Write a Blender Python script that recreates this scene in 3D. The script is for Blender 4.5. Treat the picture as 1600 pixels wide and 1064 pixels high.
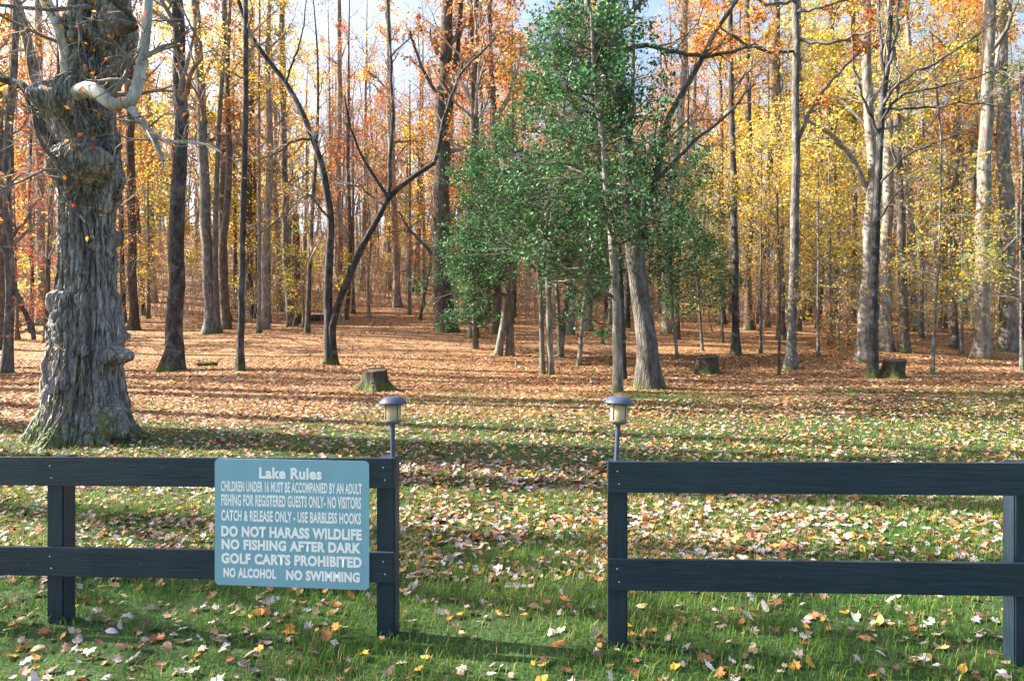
import bpy, math, random
import numpy as np
from mathutils import Vector

# ------------------------------------------------------------------ camera, sky, sun, exposure
for o in list(bpy.data.objects):
    bpy.data.objects.remove(o)
SC = bpy.context.scene
COL = SC.collection
F, HZ, CX, CH = 1067.0, 532.0, 800.0, 1.40          # photo focal length in pixels, horizon row, centre, eye height

cd = bpy.data.cameras.new('camera')
cam = bpy.data.objects.new('camera', cd)
COL.objects.link(cam)
cam.location = (0, 0, CH)
cam.rotation_euler = (math.pi / 2, 0, 0)
cd.sensor_width = 36.0
cd.lens = F / 1600.0 * 36.0
cd.clip_start = 0.05
cd.clip_end = 2000
SC.camera = cam

SUN_EL = math.radians(37)
SUN_TRAVEL = Vector((0.975, -0.22, 0)).normalized()   # low sun from the left, a little behind the wood
SUN_AZ = math.atan2(-SUN_TRAVEL.x, -SUN_TRAVEL.y)
w = bpy.data.worlds.new('World')
SC.world = w
w.use_nodes = True
wn = w.node_tree
bg = wn.nodes['Background']
sky = wn.nodes.new('ShaderNodeTexSky')
sky.sky_type = 'NISHITA'
sky.sun_disc = False
sky.sun_elevation = SUN_EL
sky.sun_rotation = SUN_AZ
sky.dust_density = 4.0
wn.links.new(sky.outputs[0], bg.inputs[0])
bg.inputs[1].default_value = 0.10

sl = bpy.data.lights.new('sun', 'SUN')
sl.energy = 5.0
sl.angle = math.radians(0.53)
sl.color = (1.0, 0.92, 0.80)
sun = bpy.data.objects.new('sun', sl)
COL.objects.link(sun)
dv = Vector((SUN_TRAVEL.x * math.cos(SUN_EL), SUN_TRAVEL.y * math.cos(SUN_EL), -math.sin(SUN_EL)))
sun.rotation_euler = dv.to_track_quat('-Z', 'Y').to_euler()
sun.location = (-30, 10, 30)

SC.view_settings.view_transform = 'Standard'
SC.view_settings.look = 'None'
SC.view_settings.gamma = 1.0
SC.view_settings.exposure = 2.05

SC.cycles.max_bounces = 5
SC.cycles.diffuse_bounces = 3
SC.cycles.glossy_bounces = 2
SC.cycles.transmission_bounces = 5

# ------------------------------------------------------------------ noise
def _hash(ix, iy, iz):
    n = (ix.astype(np.int64) * 374761393 + iy.astype(np.int64) * 668265263 + iz.astype(np.int64) * 2147483647) & 0xffffffff
    n = ((n ^ (n >> 13)) * 1274126177) & 0xffffffff
    n = n ^ (n >> 16)
    return (n & 0xffff) / 65535.0

def vnoise(x, y, z=0.0):
    x, y, z = np.broadcast_arrays(np.asarray(x, float), np.asarray(y, float), np.asarray(z, float))
    ix, iy, iz = np.floor(x), np.floor(y), np.floor(z)
    fx, fy, fz = x - ix, y - iy, z - iz
    fx, fy, fz = fx*fx*(3-2*fx), fy*fy*(3-2*fy), fz*fz*(3-2*fz)
    r = 0
    for a in (0, 1):
        for b in (0, 1):
            for c in (0, 1):
                r = r + _hash(ix+a, iy+b, iz+c) * (fx if a else 1-fx) * (fy if b else 1-fy) * (fz if c else 1-fz)
    return r

def fbm(x, y, z=0.0, o=4):
    r, a, t = 0, 0.5, 0
    for k in range(o):
        f = 2.03 ** k
        r = r + a * vnoise(x*f + 7.3*k, y*f + 3.1*k, np.asarray(z)*f + 1.7*k)
        t += a
        a *= 0.5
    return r / t

# ------------------------------------------------------------------ ground shape and pixel helpers
GD = np.array([-400, 0, 3, 6, 9, 15, 22, 26, 33, 40, 50, 65, 90, 130, 200, 600.])
GZ = np.array([-.4, -.02, -.02, 0, .08, .30, .52, .9, 1.8, 2.6, 3.9, 6.5, 12, 20, 27, 40.])

def ground(x, y):
    x, y = np.asarray(x, float), np.asarray(y, float)
    z = (np.interp(y, GD, GZ) + np.interp(y-1.5, GD, GZ) + np.interp(y+1.5, GD, GZ) + np.interp(y-3, GD, GZ)*.5 + np.interp(y+3, GD, GZ)*.5) / 4
    k = np.clip((np.abs(y) - 7) / 14, 0, 1)
    z = z + k * (fbm(x*.16 + 40, y*.16 + 9, 0, 2) - .5) * .34
    k2 = np.clip((y - 34) / 40, 0, 1)
    z = z + k2 * (np.clip(-x * .055, -2, 4)) * k2 + k2 * (fbm(x*.045, y*.045 + 3, 1, 2) - .5) * 2.5
    return z

def gz(x, y):
    return float(ground(x, y))

def at(px, py, d):
    return np.array([(px - CX) * d / F, d, CH - (py - HZ) * d / F])

def hit(px, py):
    d = np.arange(2.2, 120, .02)
    x = (px - CX) * d / F
    z = CH - (py - HZ) * d / F
    ok = np.nonzero(z <= ground(x, d))[0]
    dd = d[ok[0]] if len(ok) else 60.0
    return dd

# ------------------------------------------------------------------ mesh helpers
def mesh_obj(name, chunks, mats, parent=None, smooth=False, loc=None):
    """chunks: list of (V, F, colour or None, material index); F is one (n, k) array"""
    vs, loops, starts, totals, mi, cols = [], [], [], [], [], []
    off = ls = 0
    anyc = any(c[2] is not None for c in chunks)
    for V, Fc, col, m in chunks:
        V = np.asarray(V, np.float32).reshape(-1, 3)
        Fc = np.asarray(Fc, np.int64)
        n, k = Fc.shape
        vs.append(V)
        loops.append((Fc + off).ravel())
        starts.append(ls + np.arange(n) * k)
        totals.append(np.full(n, k))
        mi.append(np.full(n, m))
        if anyc:
            cc = np.ones((len(V), 4), np.float32)
            if col is not None:
                cc[:, :3] = col
            cols.append(cc)
        off += len(V)
        ls += n * k
    V = np.concatenate(vs)
    if loc is not None:
        V = V - np.asarray(loc, np.float32)
    L = np.concatenate(loops).astype(np.int32)
    S = np.concatenate(starts).astype(np.int32)
    me = bpy.data.meshes.new(name)
    me.vertices.add(len(V))
    me.vertices.foreach_set('co', V.ravel())
    me.loops.add(len(L))
    me.loops.foreach_set('vertex_index', L)
    me.polygons.add(len(S))
    me.polygons.foreach_set('loop_start', S)
    me.polygons.foreach_set('loop_total', np.concatenate(totals).astype(np.int32))
    me.polygons.foreach_set('material_index', np.concatenate(mi).astype(np.int32))
    me.polygons.foreach_set('use_smooth', np.full(len(S), smooth))
    if anyc:
        a = me.color_attributes.new('Col', 'FLOAT_COLOR', 'POINT')
        a.data.foreach_set('color', np.concatenate(cols).ravel())
    for m in mats:
        me.materials.append(m)
    me.update(calc_edges=True)
    o = bpy.data.objects.new(name, me)
    COL.objects.link(o)
    if parent is not None:
        o.parent = parent
    elif loc is not None:
        o.location = [float(c) for c in loc]
    return o

def empty(name, loc, label, cat, group=None, rz=0.0):
    o = bpy.data.objects.new(name, None)
    o.empty_display_size = .2
    COL.objects.link(o)
    o.location = [float(c) for c in loc]
    o.rotation_euler = (0, 0, rz)
    tag(o, label, cat, group)
    return o

def tag(o, label=None, cat=None, group=None, kind=None):
    if label: o['label'] = label
    if cat: o['category'] = cat
    if group: o['group'] = group
    if kind: o['kind'] = kind

def copy_tree(root, label=None, group=None):
    c = root.copy()
    COL.objects.link(c)
    if label: c['label'] = label
    if group: c['group'] = group
    for ch in list(root.children):
        d = ch.copy()
        COL.objects.link(d)
        d.parent = c
        for g in list(ch.children):
            e = g.copy()
            COL.objects.link(e)
            e.parent = d
    return c

def norm(v):
    return v / np.maximum(np.linalg.norm(v, axis=-1, keepdims=True), 1e-9)

def tubes(P, Rr, n, cap=False):
    """batch of tubes: P (N,K,3), Rr (N,K)"""
    P = np.asarray(P, float)
    Rr = np.asarray(Rr, float)
    N, K, _ = P.shape
    T = np.empty_like(P)
    T[:, 1:-1] = P[:, 2:] - P[:, :-2]
    T[:, 0] = P[:, 1] - P[:, 0]
    T[:, -1] = P[:, -1] - P[:, -2]
    T = norm(T)
    mean = norm(P[:, -1] - P[:, 0])
    ref = np.where(np.abs(mean[:, 2:3]) > .8, np.array([[1., 0, 0]]), np.array([[0, 0, 1.]]))
    ref = np.repeat(ref[:, None, :], K, 1)
    A = norm(np.cross(T, ref))
    B = np.cross(T, A)
    th = np.arange(n) * 2 * math.pi / n
    V = P[:, :, None, :] + Rr[:, :, None, None] * (A[:, :, None, :] * np.cos(th)[None, None, :, None] + B[:, :, None, :] * np.sin(th)[None, None, :, None])
    k, j = np.meshgrid(np.arange(K-1), np.arange(n), indexing='ij')
    j2 = (j + 1) % n
    q = np.stack([k*n + j, k*n + j2, (k+1)*n + j2, (k+1)*n + j], -1).reshape(-1, 4)
    Fc = (np.arange(N)[:, None, None] * (K*n) + q[None]).reshape(-1, 4)
    return V.reshape(-1, 3), Fc

def resample(pts, K, smooth=2):
    pts = np.asarray(pts, float)
    s = np.r_[0, np.cumsum(np.linalg.norm(np.diff(pts, axis=0), axis=1))]
    u = np.linspace(0, s[-1], K)
    out = np.stack([np.interp(u, s, pts[:, i]) for i in range(pts.shape[1])], 1)
    for _ in range(smooth):
        out[1:-1] = .25*out[:-2] + .5*out[1:-1] + .25*out[2:]
    return out

def box(x0, x1, y0, y1, z0, z1, bev=0.0):
    if bev <= 0:
        V = np.array([[x, y, z] for z in (z0, z1) for y in (y0, y1) for x in (x0, x1)], float)
        Fc = np.array([[0, 2, 3, 1], [4, 5, 7, 6], [0, 1, 5, 4], [2, 6, 7, 3], [0, 4, 6, 2], [1, 3, 7, 5]])
        return [(V, Fc)]
    import bmesh
    bm = bmesh.new()
    r = bmesh.ops.create_cube(bm, size=1)
    for v in r['verts']:
        v.co.x = x0 + (v.co.x + .5) * (x1 - x0)
        v.co.y = y0 + (v.co.y + .5) * (y1 - y0)
        v.co.z = z0 + (v.co.z + .5) * (z1 - z0)
    bmesh.ops.bevel(bm, geom=bm.edges[:], offset=bev, segments=2, affect='EDGES')
    bm.verts.index_update()
    V = np.array([v.co[:] for v in bm.verts])
    by = {}
    for f in bm.faces:
        by.setdefault(len(f.verts), []).append([v.index for v in f.verts])
    bm.free()
    out = []
    for k, fs in by.items():
        out.append((V, np.array(fs)))
    return out

def lathe(prof, n, c=(0, 0, 0)):
    prof = np.asarray(prof, float)
    K = len(prof)
    th = np.arange(n) * 2 * math.pi / n
    V = np.stack([prof[:, 0:1]*np.cos(th) + c[0], prof[:, 0:1]*np.sin(th) + c[1], np.repeat(prof[:, 1:2], n, 1) + c[2]], -1).reshape(-1, 3)
    k, j = np.meshgrid(np.arange(K-1), np.arange(n), indexing='ij')
    j2 = (j + 1) % n
    return V, np.stack([k*n+j, k*n+j2, (k+1)*n+j2, (k+1)*n+j], -1).reshape(-1, 4)

# ------------------------------------------------------------------ materials
def newmat(name):
    m = bpy.data.materials.new(name)
    m.use_nodes = True
    nt = m.node_tree
    b = nt.nodes['Principled BSDF']
    return m, nt, b, nt.nodes['Material Output']

def nd(nt, t, **kw):
    n = nt.nodes.new(t)
    for k, v in kw.items():
        if k.startswith('i_'):
            n.inputs[k[2:].replace('_', ' ')].default_value = v
        else:
            setattr(n, k, v)
    return n

def ramp(nt, fac, stops, interp='LINEAR'):
    r = nt.nodes.new('ShaderNodeValToRGB')
    r.color_ramp.interpolation = interp
    el = r.color_ramp.elements
    while len(el) < len(stops):
        el.new(.5)
    for e, (p, c) in zip(el, stops):
        e.position = p
        e.color = (*c, 1) if len(c) == 3 else c
    nt.links.new(fac, r.inputs[0])
    return r.outputs[0]

def mixc(nt, fac, a, b, mode='MIX'):
    n = nt.nodes.new('ShaderNodeMix')
    n.data_type = 'RGBA'
    n.blend_type = mode
    for s, v in ((n.inputs[0], fac), (n.inputs[6], a), (n.inputs[7], b)):
        if hasattr(v, 'is_linked'):
            nt.links.new(v, s)
        elif isinstance(v, (int, float)):
            s.default_value = v
        else:
            s.default_value = (*v, 1)
    return n.outputs[2]

def mth(nt, op, a, b=None, clamp=False):
    n = nt.nodes.new('ShaderNodeMath')
    n.operation = op
    n.use_clamp = clamp
    for s, v in ((n.inputs[0], a), (n.inputs[1], b)):
        if v is None: continue
        if hasattr(v, 'is_linked'):
            nt.links.new(v, s)
        else:
            s.default_value = v
    return n.outputs[0]

def bark(name, dark, light, lichen, furrow=1.0, bump=.6, lich_amt=.35, moss=0.0, sc=1.0, rough=.9, zs=.16, crack=0.0, bd=.02):
    m, nt, b, out = newmat(name)
    tc = nd(nt, 'ShaderNodeTexCoord')
    oi = nd(nt, 'ShaderNodeObjectInfo')
    off = nd(nt, 'ShaderNodeVectorMath', operation='ADD')
    sc_ = nd(nt, 'ShaderNodeVectorMath', operation='SCALE')
    nt.links.new(oi.outputs['Random'], sc_.inputs[0])
    sc_.inputs[3].default_value = 37.0
    nt.links.new(tc.outputs['Object'], off.inputs[0])
    nt.links.new(sc_.outputs[0], off.inputs[1])
    mp = nd(nt, 'ShaderNodeMapping')
    mp.inputs['Scale'].default_value = (1, 1, zs)
    nt.links.new(off.outputs[0], mp.inputs[0])
    n1 = nd(nt, 'ShaderNodeTexNoise', i_Scale=22*sc, i_Detail=4.0, i_Roughness=.65, i_Distortion=.6)
    nt.links.new(mp.outputs[0], n1.inputs['Vector'])
    v1 = nd(nt, 'ShaderNodeTexVoronoi', feature='DISTANCE_TO_EDGE', i_Scale=26*sc)
    nt.links.new(mp.outputs[0], v1.inputs['Vector'])
    n2 = nd(nt, 'ShaderNodeTexNoise', i_Scale=2.6, i_Detail=3.0, i_Roughness=.6)
    nt.links.new(off.outputs[0], n2.inputs['Vector'])
    c = ramp(nt, n1.outputs[0], [(.32, dark), (.68, light)])
    lf = ramp(nt, n2.outputs[0], [(.5, (0, 0, 0)), (.64, (1, 1, 1))])
    lf = mth(nt, 'MULTIPLY', lf, lich_amt)
    c = mixc(nt, lf, c, lichen)
    mp5 = nd(nt, 'ShaderNodeMapping')
    mp5.inputs['Scale'].default_value = (1, 1, .35)
    nt.links.new(off.outputs[0], mp5.inputs[0])
    n5 = nd(nt, 'ShaderNodeTexNoise', i_Scale=8.0, i_Detail=3.0, i_Roughness=.7)
    nt.links.new(mp5.outputs[0], n5.inputs['Vector'])
    c = mixc(nt, 1.0, c, ramp(nt, n5.outputs[0], [(.32, (.5, .5, .52)), (.68, (1.4, 1.38, 1.34))]), 'MULTIPLY')
    if crack:
        c = mixc(nt, mth(nt, 'MULTIPLY', ramp(nt, v1.outputs[0], [(.0, (1, 1, 1)), (.09, (0, 0, 0))]), crack), c, (.05, .042, .036))
    # every trunk a little different in tone
    tv = mth(nt, 'MULTIPLY_ADD', oi.outputs['Random'], .5)
    tv.node.inputs[2].default_value = .75
    c = mixc(nt, 1.0, c, tv, 'MULTIPLY')
    if moss > 0:
        sx = nd(nt, 'ShaderNodeSeparateXYZ')
        nt.links.new(tc.outputs['Object'], sx.inputs[0])
        n3 = nd(nt, 'ShaderNodeTexNoise', i_Scale=4.5, i_Detail=6.0, i_Roughness=.7)
        nt.links.new(off.outputs[0], n3.inputs['Vector'])
        hgt = mth(nt, 'MULTIPLY_ADD', sx.outputs[2], -.35/moss)
        hgt.node.inputs[2].default_value = .34
        hgt = mth(nt, 'MAXIMUM', hgt, .0)
        mm = mth(nt, 'ADD', n3.outputs[0], hgt)
        mf = ramp(nt, mm, [(.66, (0, 0, 0)), (.86, (1, 1, 1))])
        mf = mth(nt, 'MULTIPLY', mf, .85)
        c = mixc(nt, mf, c, (.085, .12, .02))
    nt.links.new(c, b.inputs['Base Color'])
    b.inputs['Roughness'].default_value = rough
    b.inputs['Specular IOR Level'].default_value = .25
    fr = mth(nt, 'MINIMUM', mth(nt, 'MULTIPLY', v1.outputs[0], 4.0), 1.0)
    hh = mth(nt, 'ADD', mth(nt, 'MULTIPLY', fr, .5*furrow), n1.outputs[0])
    bp = nd(nt, 'ShaderNodeBump', i_Strength=bump, i_Distance=bd)
    nt.links.new(hh, bp.inputs['Height'])
    nt.links.new(bp.outputs[0], b.inputs['Normal'])
    return m

M = {}
M['bark_dark'] = bark('bark_dark', (.020, .020, .022), (.10, .096, .094), (.21, .22, .225), 1, .9, .45, .5)
M['bark_grey'] = bark('bark_grey', (.07, .066, .062), (.225, .212, .20), (.33, .33, .31), 1, .9, .4, .4)
M['bark_brown'] = bark('bark_brown', (.045, .037, .032), (.165, .138, .115), (.24, .215, .195), 1, .9, .3, .4)
M['bark_pale'] = bark('bark_pale', (.13, .115, .10), (.26, .235, .205), (.36, .345, .315), .35, .5, .6, .25, .6)
M['bark_limb_sunlit'] = bark('bark_limb_sunlit', (.30, .29, .27), (.50, .485, .46), (.60, .59, .57), .25, .4, .5, 0, .6)  # pale limb bark, whitened further so its colour stands in for sunlight
M['bark_holly'] = bark('bark_holly', (.10, .097, .082), (.21, .20, .17), (.29, .29, .26), .2, .35, .5, .3, .7)
M['bark_gnarled'] = bark('bark_gnarled', (.19, .178, .17), (.48, .455, .44), (.54, .525, .525), 2.2, 1.0, .5, 1.15, .62, zs=.24, crack=.5, bd=.03)
M['bark_ivy'] = bark('bark_ivy', (.055, .05, .045), (.21, .197, .178), (.15, .16, .12), 1, 1.3, .4, .5)
def twigmat(name, lo, hi):
    m, nt, b, out = newmat(name)
    geo = nd(nt, 'ShaderNodeNewGeometry')
    n = nd(nt, 'ShaderNodeTexNoise', i_Scale=1.7, i_Detail=1.0)
    nt.links.new(geo.outputs['Position'], n.inputs['Vector'])
    nt.links.new(ramp(nt, n.outputs[0], [(.3, lo), (.7, hi)]), b.inputs['Base Color'])
    b.inputs['Roughness'].default_value = .85
    b.inputs['Specular IOR Level'].default_value = .2
    return m
M['twig'] = twigmat('twig', (.13, .112, .10), (.34, .305, .275))
M['twig_holly'] = twigmat('twig_holly', (.05, .055, .035), (.15, .15, .11))
M['twig_far'] = twigmat('twig_far', (.21, .175, .14), (.46, .40, .33))
M['stump'] = bark('stump', (.022, .019, .017), (.11, .095, .08), (.10, .12, .07), 1, 1, .5, .6)

def leafmat(name, trans, rough=.55, spec=.3, veins=False):
    m, nt, b, out = newmat(name)
    at_ = nd(nt, 'ShaderNodeAttribute', attribute_name='Col')
    c = at_.outputs['Color']
    if veins:
        geo = nd(nt, 'ShaderNodeNewGeometry')
        n = nd(nt, 'ShaderNodeTexNoise', i_Scale=45.0, i_Detail=2.0)
        nt.links.new(geo.outputs['Position'], n.inputs['Vector'])
        f = mth(nt, 'MULTIPLY_ADD', n.outputs[0], .7)
        f.node.inputs[2].default_value = .65
        c = mixc(nt, 1.0, c, f, 'MULTIPLY')
    nt.links.new(c, b.inputs['Base Color'])
    b.inputs['Roughness'].default_value = rough
    b.inputs['Specular IOR Level'].default_value = spec
    tr = nd(nt, 'ShaderNodeBsdfTranslucent')
    nt.links.new(c, tr.inputs[0])
    mx = nd(nt, 'ShaderNodeMixShader')
    mx.inputs[0].default_value = trans
    nt.links.new(b.outputs[0], mx.inputs[1])
    nt.links.new(tr.outputs[0], mx.inputs[2])
    nt.links.new(mx.outputs[0], out.inputs[0])
    return m

M['leaf'] = leafmat('autumn_leaf', .55)
M['holly_leaf'] = leafmat('holly_leaf', .25, .5, .3)
M['fallen'] = leafmat('fallen_leaf', .12, .6, .3, True)
M['grass'] = leafmat('grass_blade', .35, .5, .25)

def groundmat():
    m, nt, b, out = newmat('ground')
    geo = nd(nt, 'ShaderNodeNewGeometry')
    P = geo.outputs['Position']
    sx = nd(nt, 'ShaderNodeSeparateXYZ')
    nt.links.new(P, sx.inputs[0])
    vo = nd(nt, 'ShaderNodeTexVoronoi', i_Scale=20.0, i_Randomness=1.0)
    nt.links.new(P, vo.inputs['Vector'])
    sep = nd(nt, 'ShaderNodeSeparateColor')
    nt.links.new(vo.outputs['Color'], sep.inputs[0])
    lit = ramp(nt, sep.outputs[0], [(0, (.10, .055, .034)), (.2, (.22, .10, .045)), (.42, (.32, .15, .062)), (.6, (.39, .25, .13)), (.78, (.26, .12, .055)), (.92, (.48, .37, .22)), (1, (.14, .075, .045))])
    n1 = nd(nt, 'ShaderNodeTexNoise', i_Scale=60.0, i_Detail=3.0)
    nt.links.new(P, n1.inputs['Vector'])
    soil = ramp(nt, n1.outputs[0], [(.3, (.022, .034, .012)), (.55, (.035, .085, .02)), (.75, (.09, .10, .04))])
    n2 = nd(nt, 'ShaderNodeTexNoise', i_Scale=.55, i_Detail=4.0, i_Roughness=.6)
    nt.links.new(P, n2.inputs['Vector'])
    # grass gives way to leaf litter deeper into the wood
    a = mth(nt, 'MULTIPLY_ADD', sx.outputs[0], -.02)
    a.node.inputs[2].default_value = 0
    d = mth(nt, 'MULTIPLY_ADD', sx.outputs[1], .075)
    d.node.inputs[2].default_value = -1.05
    k = mth(nt, 'ADD', mth(nt, 'ADD', d, a), mth(nt, 'MULTIPLY', n2.outputs[0], 1.3))
    kf = ramp(nt, k, [(.42, (0, 0, 0)), (.62, (1, 1, 1))])
    c = mixc(nt, kf, soil, lit)
    nt.links.new(c, b.inputs['Base Color'])
    b.inputs['Roughness'].default_value = .85
    b.inputs['Specular IOR Level'].default_value = .2
    n4 = nd(nt, 'ShaderNodeTexNoise', i_Scale=18.0, i_Detail=5.0, i_Roughness=.7)
    nt.links.new(P, n4.inputs['Vector'])
    hh = mth(nt, 'ADD', n4.outputs[0], mth(nt, 'MULTIPLY', sep.outputs[1], .5))
    bp = nd(nt, 'ShaderNodeBump', i_Strength=.9, i_Distance=.05)
    nt.links.new(hh, bp.inputs['Height'])
    nt.links.new(bp.outputs[0], b.inputs['Normal'])
    return m
M['ground'] = groundmat()

def paintmat():
    m, nt, b, out = newmat('fence_paint')
    tc = nd(nt, 'ShaderNodeTexCoord')
    oi = nd(nt, 'ShaderNodeObjectInfo')
    off = nd(nt, 'ShaderNodeVectorMath', operation='MULTIPLY_ADD')
    nt.links.new(oi.outputs['Random'], off.inputs[0])
    off.inputs[1].default_value = (31, 17, 23)
    nt.links.new(tc.outputs['Object'], off.inputs[2])
    at_ = nd(nt, 'ShaderNodeAttribute', attribute_name='Col')      # r: 1 when the grain runs along x
    sep = nd(nt, 'ShaderNodeSeparateColor')
    nt.links.new(at_.outputs['Color'], sep.inputs[0])
    mA = nd(nt, 'ShaderNodeMapping'); mA.inputs['Scale'].default_value = (1.6, 22, 26)
    mB = nd(nt, 'ShaderNodeMapping'); mB.inputs['Scale'].default_value = (26, 22, 1.6)
    nt.links.new(off.outputs[0], mA.inputs[0]); nt.links.new(off.outputs[0], mB.inputs[0])
    mv = nd(nt, 'ShaderNodeMix', data_type='VECTOR')
    nt.links.new(sep.outputs[0], mv.inputs[0]); nt.links.new(mB.outputs[0], mv.inputs[4]); nt.links.new(mA.outputs[0], mv.inputs[5])
    n1 = nd(nt, 'ShaderNodeTexNoise', i_Scale=2.2, i_Detail=6.0, i_Roughness=.62, i_Distortion=1.2)
    nt.links.new(mv.outputs[1], n1.inputs['Vector'])
    n2 = nd(nt, 'ShaderNodeTexNoise', i_Scale=3.0, i_Detail=4.0)
    nt.links.new(off.outputs[0], n2.inputs['Vector'])
    c = ramp(nt, n1.outputs[0], [(.3, (.006, .014, .025)), (.7, (.019, .038, .064))])
    n3 = nd(nt, 'ShaderNodeTexNoise', i_Scale=70.0, i_Detail=3.0, i_Roughness=.7)
    nt.links.new(off.outputs[0], n3.inputs['Vector'])
    chip = ramp(nt, n3.outputs[0], [(.715, (0, 0, 0)), (.745, (1, 1, 1))])
    c = mixc(nt, mth(nt, 'MULTIPLY', ramp(nt, n2.outputs[0], [(.45, (0, 0, 0)), (.7, (1, 1, 1))]), .4), c, (.035, .05, .07))
    c = mixc(nt, chip, c, (.30, .31, .30))
    nt.links.new(c, b.inputs['Base Color'])
    b.inputs['Roughness'].default_value = .42
    b.inputs['Specular IOR Level'].default_value = .45
    bp = nd(nt, 'ShaderNodeBump', i_Strength=.55, i_Distance=.004)
    nt.links.new(n1.outputs[0], bp.inputs['Height'])
    nt.links.new(bp.outputs[0], b.inputs['Normal'])
    return m
M['paint'] = paintmat()

def plain(name, col, rough=.5, metal=0.0, spec=.5, bump=0.0, bsc=40.0, var=0.0):
    m, nt, b, out = newmat(name)
    tc = nd(nt, 'ShaderNodeTexCoord')
    n = nd(nt, 'ShaderNodeTexNoise', i_Scale=bsc, i_Detail=4.0, i_Roughness=.6)
    nt.links.new(tc.outputs['Object'], n.inputs['Vector'])
    lo = tuple(c * (1 - var) for c in col)
    hi = tuple(min(1, c * (1 + var)) for c in col)
    nt.links.new(ramp(nt, n.outputs[0], [(.3, lo), (.7, hi)]), b.inputs['Base Color'])
    b.inputs['Roughness'].default_value = rough
    b.inputs['Metallic'].default_value = metal
    b.inputs['Specular IOR Level'].default_value = spec
    if bump:
        bp = nd(nt, 'ShaderNodeBump', i_Strength=bump, i_Distance=.002)
        nt.links.new(n.outputs[0], bp.inputs['Height'])
        nt.links.new(bp.outputs[0], b.inputs['Normal'])
    return m
M['sign'] = plain('sign_face', (.225, .42, .52), .38, 0, .5, .05, 6, .07)
M['letter'] = plain('sign_letter', (.95, .95, .95), .5, 0, .4, 0, 20, .03)
M['cap'] = plain('lamp_plastic', (.055, .075, .13), .45, 0, .5, .1, 30, .2)
M['ring'] = plain('lamp_ring', (.16, .14, .12), .5, 0, .4, .1, 40, .2)
M['nail'] = plain('nail_metal', (.45, .45, .44), .4, .7)
M['bulb'] = plain('lamp_core', (.42, .36, .26), .5, 0, .4, 0, 30, .1)
M['dead_vine'] = plain('dry_vine', (.20, .135, .08), .85, 0, .2, .4, 40, .3)
M['cut'] = plain('cut_wood', (.09, .07, .055), .9, 0, .2, .8, 18, .6)

def lensmat():
    m, nt, b, out = newmat('lamp_lens')
    b.inputs['Base Color'].default_value = (.86, .68, .46, 1)
    b.inputs['Roughness'].default_value = .22
    b.inputs['Transmission Weight'].default_value = .5
    b.inputs['IOR'].default_value = 1.2
    return m
M['lens'] = lensmat()

# ------------------------------------------------------------------ palettes (linear)
PAL = {
    'yellow': [(.86, .60, .06), (.80, .54, .05), (.70, .58, .09), (.86, .68, .16)],
    'gold': [(.80, .46, .05), (.72, .38, .04), (.84, .57, .09), (.6, .32, .06)],
    'orange': [(.66, .24, .035), (.55, .19, .03), (.70, .33, .07), (.45, .15, .04)],
    'rust': [(.40, .15, .055), (.32, .11, .045), (.50, .23, .10), (.26, .10, .05)],
    'red': [(.48, .08, .035), (.38, .06, .03), (.56, .16, .05)],
    'yg': [(.42, .46, .06), (.30, .38, .05), (.60, .52, .08)],
    'green': [(.10, .26, .03), (.16, .34, .04)],
    'tan': [(.45, .28, .14), (.52, .36, .20), (.36, .2, .09), (.6, .45, .26)],
    'holly': [(.028, .11, .032), (.045, .15, .045), (.065, .19, .06), (.02, .075, .026), (.11, .26, .10)],
    'litter': [(.35, .155, .065), (.27, .11, .048), (.43, .24, .105), (.16, .078, .045), (.54, .41, .25), (.44, .185, .055), (.30, .14, .065), (.48, .33, .16)],
    'lawnleaf': [(.50, .37, .32), (.46, .33, .28), (.46, .40, .40), (.56, .49, .47), (.36, .31, .33), (.46, .40, .40), (.30, .24, .24), (.40, .17, .06), (.50, .22, .06), (.20, .09, .05), (.58, .47, .35), (.48, .31, .17), (.32, .10, .06), (.62, .33, .06), (.15, .08, .06), (.24, .13, .08), (.18, .10, .07), (.34, .20, .12), (.28, .20, .17)],
}
def pal(rng, names, n, jit=.18):
    if isinstance(names, str): names = {names: 1}
    ks = list(names)
    p = np.array([names[k] for k in ks], float)
    which = rng.choice(len(ks), n, p=p/p.sum())
    out = np.empty((n, 3))
    for i, k in enumerate(ks):
        a = np.array(PAL[k])
        s = which == i
        out[s] = a[rng.integers(0, len(a), s.sum())]
    return np.clip(out * (1 + rng.normal(0, jit, (n, 1))) * (1 + rng.normal(0, .05, (n, 3))), .005, .95)

# ------------------------------------------------------------------ tree growing
def along(P, t):
    """P (N,K,3), t (N,) -> position and tangent"""
    K = P.shape[1]
    f = np.clip(t, 0, .9999) * (K - 1)
    i = f.astype(int)
    a = P[np.arange(len(P)), i]
    b = P[np.arange(len(P)), i + 1]
    u = (f - i)[:, None]
    return a + (b - a) * u, norm(b - a), i, u[:, 0]

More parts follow.
